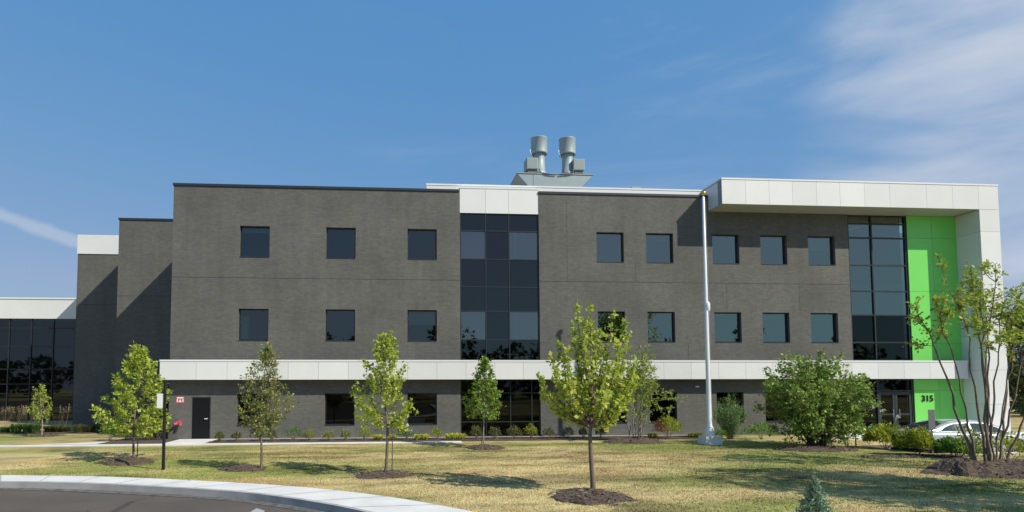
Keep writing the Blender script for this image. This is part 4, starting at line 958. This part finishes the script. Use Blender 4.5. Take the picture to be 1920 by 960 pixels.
# background trees behind the building at the right
def bigtree(name, label, x, y, h, w, seed, lm=None, n=5200, lsz=.32, group=None, cat='tree', zlow=.22):
    rs = np.random.RandomState(seed); T = thing(name, (x, y, 0), label, cat, group); f_ = MB(); s_ = MB()
    s_.tube([(0, 0, -.2), (.1, 0, h*.35), (0, .1, h*.8)], [.02*h+.05, .016*h, .03], BARK, 8)
    nb = 34
    for k in range(nb):
        a_ = rs.rand()*6.28; u = rs.rand(); z = h*(zlow+(.97-zlow)*u); rr = w/2*math.sqrt(max(0, 1-(2*abs(u-.38)/1.3)**2))*(.45+.6*rs.rand()); c_ = np.array([rr*math.cos(a_), rr*math.sin(a_), z])
        s_.tube([(0, 0, z*.6), c_*np.array([.5, .5, .85]), c_], [.07, .05, .02], BARK, 4); m_ = n//nb
        v = rs.normal(0, 1, (m_, 3)); v /= np.linalg.norm(v, axis=1)[:, None]; v *= (.6+.5*rs.rand(m_))[:, None]*np.array([w*.15, w*.15, h*.09])
        leaves(f_, c_+v, v, lsz, lm or LV_BACK, rs)
    s_.build('trunk', T, smooth=True); f_.build('crown', T); return T
bigtree('background_tree', 'dark green tree behind the right end of the white fin', 50.5, 14, 8.3, 5.5, 601, group='trees beyond the building', zlow=.03)
bigtree('background_tree', 'taller dark tree further back at the right edge', 58.5, 19, 10.0, 7.0, 602, group='trees beyond the building', zlow=.03)
bigtree('background_tree', 'outermost background tree, just past the right edge', 64, 14, 9.0, 8.0, 603, group='trees beyond the building', zlow=.05)
# tree beyond the right edge, its shade falls on the lawn
bigtree('lawn_tree', 'tall leafy lawn tree past the right edge whose shade falls on the grass', 20.5, -21.5, 11.5, 5.6, 604, lm=LV_OLIVE, n=6500, lsz=.22, zlow=.48)
# wooded far side of the street, seen only in the glass
rs = np.random.RandomState(700); f_ = MB(); s_ = MB()
for k in range(46):
    x = -150+k*7.2+rs.uniform(-2, 2); y = -84+rs.uniform(-6, 6); h = 7+5*rs.rand()+(5 if k % 9 == 4 else 0); w = 6.5+3*rs.rand(); s_.tube([(x, y, -.2), (x, y, h*.7)], [.25, .1], BARK, 6)
    for j in range(12):
        a_ = rs.rand()*6.28; u = rs.rand(); rr = w/2*math.sqrt(max(0, 1-(2*abs(u-.38)/1.3)**2))*(.4+.6*rs.rand()); c_ = np.array([x+rr*math.cos(a_), y+rr*math.sin(a_), h*(.05+.9*u)])
        v = rs.normal(0, 1, (70, 3)); v /= np.linalg.norm(v, axis=1)[:, None]; v *= (.5+.5*rs.rand(70))[:, None]*np.array([w*.22, w*.22, h*.13]); leaves(f_, c_+v, v, .95, LV_BACK, rs)
W_ = thing('far_woods', (0, 0, 0), 'far off wood across the street behind the viewer, seen mirrored in the glass', 'wood'); W_['kind'] = 'stuff'
bpy.data.objects.remove(W_)
m_ = MB(); m_.v = f_.v; m_.f = f_.f; m_.mi = f_.mi; m_.ms = f_.ms; m_.add(s_.v, s_.f, BARK)
tag(m_.build('far_woods'), 'far off wood across the street behind the viewer, seen mirrored in the glass', 'wood', kind='stuff')

# ------------------------------------------------------------------ lawn blades
rs = np.random.RandomState(77); n = 170000
x = rs.uniform(-13, 22, n*3); y = -3.4-16.2*rs.rand(n*3)**.8
d_ = np.stack([x, y+DIST], 1); pxx = CX+FOC*((x*crt[0]+(y+DIST)*crt[1])/(x*fwd[0]+(y+DIST)*fwd[1]))
k = (pxx > -30) & (pxx < 1950); x, y = x[k], y[k]; r_ = in_road(x, y); k = (r_ < -.72) & ~((x > 19.5) & (y > -12.1)); x, y = x[k][:n], y[k][:n]; n = len(x)
for cx_, cy_, rx__, ry__ in ((4.6, -16.15, .95, .95), (-.4, -12.4, .92, .8), (-4.95, -10.5, .7, .55), (-9.5, -8.6, .9, .7), (3.7, -5.1, .8, .55), (10.9, -3.5, 1.4, .7), (17.3, -6.9, 1.7, .85), (18.8, -13.6, 2.8, 1.2), (21, -7.9, 2.2, 1.6), (fx, fy, .5, .45)):
    k = ((x-cx_)/rx__)**2+((y-cy_)/ry__)**2 > 1; x, y = x[k], y[k]
n = len(x); z = (fbm(x*.25, y*.35, 5, 4)-.5)*.12; z = z*np.clip((-3.6-y)/1.5, 0, 1)*np.clip((-in_road(x, y)-.9)/1.2, 0, 1)
h = (.014+.022*rs.rand(n))*(.7+.6*fbm(x*2, y*2, 3, 2)); a_ = rs.rand(n)*6.28; w_ = .010+.010*rs.rand(n)
b0 = np.stack([x-np.cos(a_)*w_, y-np.sin(a_)*w_, z-.01], 1); b1 = np.stack([x+np.cos(a_)*w_, y+np.sin(a_)*w_, z-.01], 1); tp = np.stack([x+rs.normal(0, .03, n), y+rs.normal(0, .03, n), z+h], 1)
cl = lawncol(x, y)*(1.08+.14*rs.rand(n, 1)); m_ = MB(); m_.arr(np.stack([b0, b1, tp], 1).reshape(-1, 3), np.arange(n*3).reshape(-1, 3), attr_mat('lawn_blades', .9, 0, nvar=.1))
tag(m_.build('grass', col=np.repeat(cl, 3, 0)), 'short dry lawn grass with green patches', 'grass', kind='stuff')
# ------------------------------------------------------------------ car
CARP = pmat('silver_car_paint', (.52, .54, .56), .30, metal=.4, coat=.8)
CGL = pmat('car_glass', (.03, .045, .045), .04, spec=1.0)
TYRE = pmat('tyre_rubber', (.02, .02, .02), .85)
RIM = pmat('alloy_rim', (.5, .5, .52), .3, metal=.8)
LENS = pmat('head_lamp_lens', (.55, .62, .68), .08, coat=1.)
TAIL = pmat('tail_lamp_lens', (.30, .02, .02), .12, coat=1.)
car = thing('parked_car', (22.75, -7.75, -.20), 'silver sedan parked behind the shrubs by the entrance, tail to the left', 'car'); car.rotation_euler = (0, 0, math.radians(-2))
ST = [(-2.38, .60, .42, .70, .74), (-2.33, .76, .32, .88, .93), (-2.15, .84, .27, .98, 1.03), (-1.85, .88, .24, 1.0, 1.08), (-1.5, .905, .22, 1.0, 1.08), (-.8, .915, .19, .97, 1.0), (0, .915, .19, .945, .98),
      (.8, .915, .19, .92, .96), (1.25, .90, .21, .89, .97), (1.6, .885, .24, .85, .93), (2.0, .85, .27, .78, .86), (2.3, .74, .32, .68, .75), (2.43, .56, .42, .58, .62)]
def sect(s_):
    x, w, zb, zs, zd = s_; h = zs-zb
    half = [(0, zb), (w*.86, zb), (w*.97, zb+.08*h), (w, zb+.42*h), (w*.985, zb+.68*h), (w*.96, zb+.86*h), (w*.91, zb+h), (w*.80, zs+(zd-zs)*.55), (w*.45, zd-.012), (0, zd)]
    return [(x, -y, z) for y, z in half]+[(x, y, z) for y, z in half[::-1][1:-1]]
V = []; Fs = []; n = len(sect(ST[0]))
for s_ in ST: V += sect(s_)
for i in range(len(ST)-1):
    for k in range(n): a_ = i*n+k; b_ = i*n+(k+1) % n; Fs.append((a_, b_, b_+n, a_+n))
Fs.append(tuple(range(n))); Fs.append(tuple(range(len(V)-n, len(V)))[::-1])
m_ = MB(); m_.add(V, Fs, CARP); o = m_.build('body', car, smooth=True)
sb = o.modifiers.new('sub', 'SUBSURF'); sb.levels = 1; sb.render_levels = 2
GH = [(-2.02, .82, .80, 1.035, 1.04), (-1.75, .83, .72, 1.0, 1.14), (-1.35, .84, .62, .99, 1.30), (-.95, .845, .585, .975, 1.405), (-.45, .85, .58, .96, 1.455), (.05, .85, .58, .95, 1.455), (.45, .845, .585, .94, 1.405), (.85, .84, .62, .93, 1.27), (1.2, .82, .70, .92, 1.10), (1.5, .79, .76, .92, .955)]
def gsec(x):
    r = [np.interp(x, [g[0] for g in GH], [g[j] for g in GH]) for j in range(5)]; return r[1:]
def gs(x):
    wb, wt, z0, z1 = gsec(x); half = [(wb, z0-.04), (wb*.985, z0+(z1-z0)*.1), (wt+.06, z1-(z1-z0)*.22), (wt, z1-(z1-z0)*.07), (wt*.6, z1), (0, z1+.006)]
    return [(x, -y, z) for y, z in half]+[(x, y, z) for y, z in half[::-1][1:]]
V = []; Fs = []; xs_ = np.linspace(-2.02, 1.5, 24); n = len(gs(0))
for x in xs_: V += gs(x)
for i in range(len(xs_)-1):
    for k in range(n-1): a_ = i*n+k; Fs.append((a_, a_+1, a_+1+n, a_+n))
m_ = MB(); m_.add(V, Fs, CARP); m_.build('cabin', car, smooth=True)
def sidept(x, f, sg, off=.008):
    wb, wt, z0, z1 = gsec(x); y0_, zz0 = wb*.985, z0+(z1-z0)*.1; y1_, zz1 = wt+.06, z1-(z1-z0)*.22
    return (x, sg*(y0_+(y1_-y0_)*f+off), zz0+(zz1-zz0)*f)
def glasspoly(pl, name, sg):
    xs2 = [p_[0] for p_ in pl[0]]; m_ = MB()
    lo, hi = pl
    X = np.linspace(lo[0][0], lo[-1][0], 12); v = []
    for x in X:
        fl = np.interp(x, [p_[0] for p_ in lo], [p_[1] for p_ in lo]); fh = np.interp(x, [p_[0] for p_ in hi], [p_[1] for p_ in hi]); v += [sidept(x, fl, sg), sidept(x, max(fh, fl+.002), sg)]
    m_.add(v, [(2*i, 2*i+1, 2*i+3, 2*i+2) for i in range(11)], CGL); return m_.build(name, car)
for sg in (-1, 1):
    glasspoly(([(-1.62, .12), (-.33, .02)], [(-1.62, .25), (-1.35, .72), (-1.0, .97), (-.33, .99)]), 'side_window', sg)
    glasspoly(([(-.25, .02), (1.22, .05)], [(-.25, .99), (.4, .97), (.8, .85), (1.22, .08)]), 'side_window', sg)
def screen(x0_, x1_, name):
    m_ = MB(); v = []
    for x in np.linspace(x0_, x1_, 7):
        wb, wt, z0, z1 = gsec(x)
        for f in np.linspace(-.93, .93, 9):
            y = wt*f; z = z1-(z1-z0)*.07*max(0, (abs(f)-.6)/.4)+.006*(1-abs(f))+.008; v.append((x, y, z))
    m_.add(v, [(i*9+k, i*9+k+1, (i+1)*9+k+1, (i+1)*9+k) for i in range(6) for k in range(8)], CGL); return m_.build(name, car, smooth=True)
screen(-1.96, -1.0, 'rear_window'); screen(.5, 1.44, 'windscreen')
for sg in (-1, 1):
    for x in (-1.42, 1.42):
        m_ = MB(); m_.cyl((x, sg*.80, .36), (x, sg*.921, .36), .40, .40, TYRE, 28); m_.build('wheel_arch', car)
        w_ = MB(); prof = [(.20, .70), (.31, .705), (.335, .74), (.335, .90), (.31, .932), (.22, .935)]
        v = []; fs = []
        for r, y in prof:
            for k in range(28): t = 2*math.pi*k/28; v.append((x+r*math.cos(t), sg*y, .335+r*math.sin(t)))
        for i in range(5):
            for k in range(28): a_ = i*28+k; b_ = i*28+(k+1) % 28; fs.append((a_, b_, b_+28, a_+28))
        w_.add(v, fs, TYRE); wo = w_.build('wheel', car, smooth=True)
        m_ = MB(); m_.cyl((x, sg*.86, .335), (x, sg*.925, .335), .06, .05, RIM, 12)
        for k in range(5):
            t = k*1.2566+.3; dx, dz = math.cos(t), math.sin(t); px_, pz_ = -dz*.028, dx*.028; y0_, y1_ = sg*.915, sg*.93
            m_.add([(x+dx*.04+px_, y0_, .335+dz*.04+pz_), (x+dx*.04-px_, y0_, .335+dz*.04-pz_), (x+dx*.22-px_, y1_, .335+dz*.22-pz_), (x+dx*.22+px_, y1_, .335+dz*.22+pz_)], [(0, 1, 2, 3)], RIM)
        m_.tube([(x+.215*math.cos(t), sg*.93, .335+.215*math.sin(t)) for t in np.linspace(0, 6.2832, 25)], [.014]*25, RIM, 5); m_.build('rim', wo)
    m_ = MB(); m_.tube([(2.22, sg*.60, .66), (2.12, sg*.74, .69), (1.92, sg*.835, .735), (1.8, sg*.86, .75)], [.05, .065, .05, .015], LENS, 8, True); m_.build('headlight', car, smooth=True)
    m_ = MB(); m_.tube([(-2.33, sg*.50, .84), (-2.27, sg*.70, .86), (-2.1, sg*.82, .885), (-1.95, sg*.868, .90)], [.05, .065, .055, .015], TAIL, 8, True); m_.build('tail_light', car, smooth=True)
    for x in (-.55, .50):
        m_ = MB(); m_.box(x-.11, x+.06, sg*.905-.012, sg*.905+.012+.01*sg, .80, .825, CARP); m_.build('door_handle', car)
    m_ = MB(); m_.tube([(.98, sg*.84, .98), (.95, sg*1.0, 1.0)], [.06, .07], CARP, 8, True); m_.build('wing_mirror', car, smooth=True)
m_ = MB(); m_.box(-2.40, -2.37, -.26, .26, .60, .72, SIGNW); m_.build('number_plate', car)
m_ = MB(); m_.box(-2.3, 2.3, -.78, .78, .16, .26, TYRE); m_.build('underbody', car)
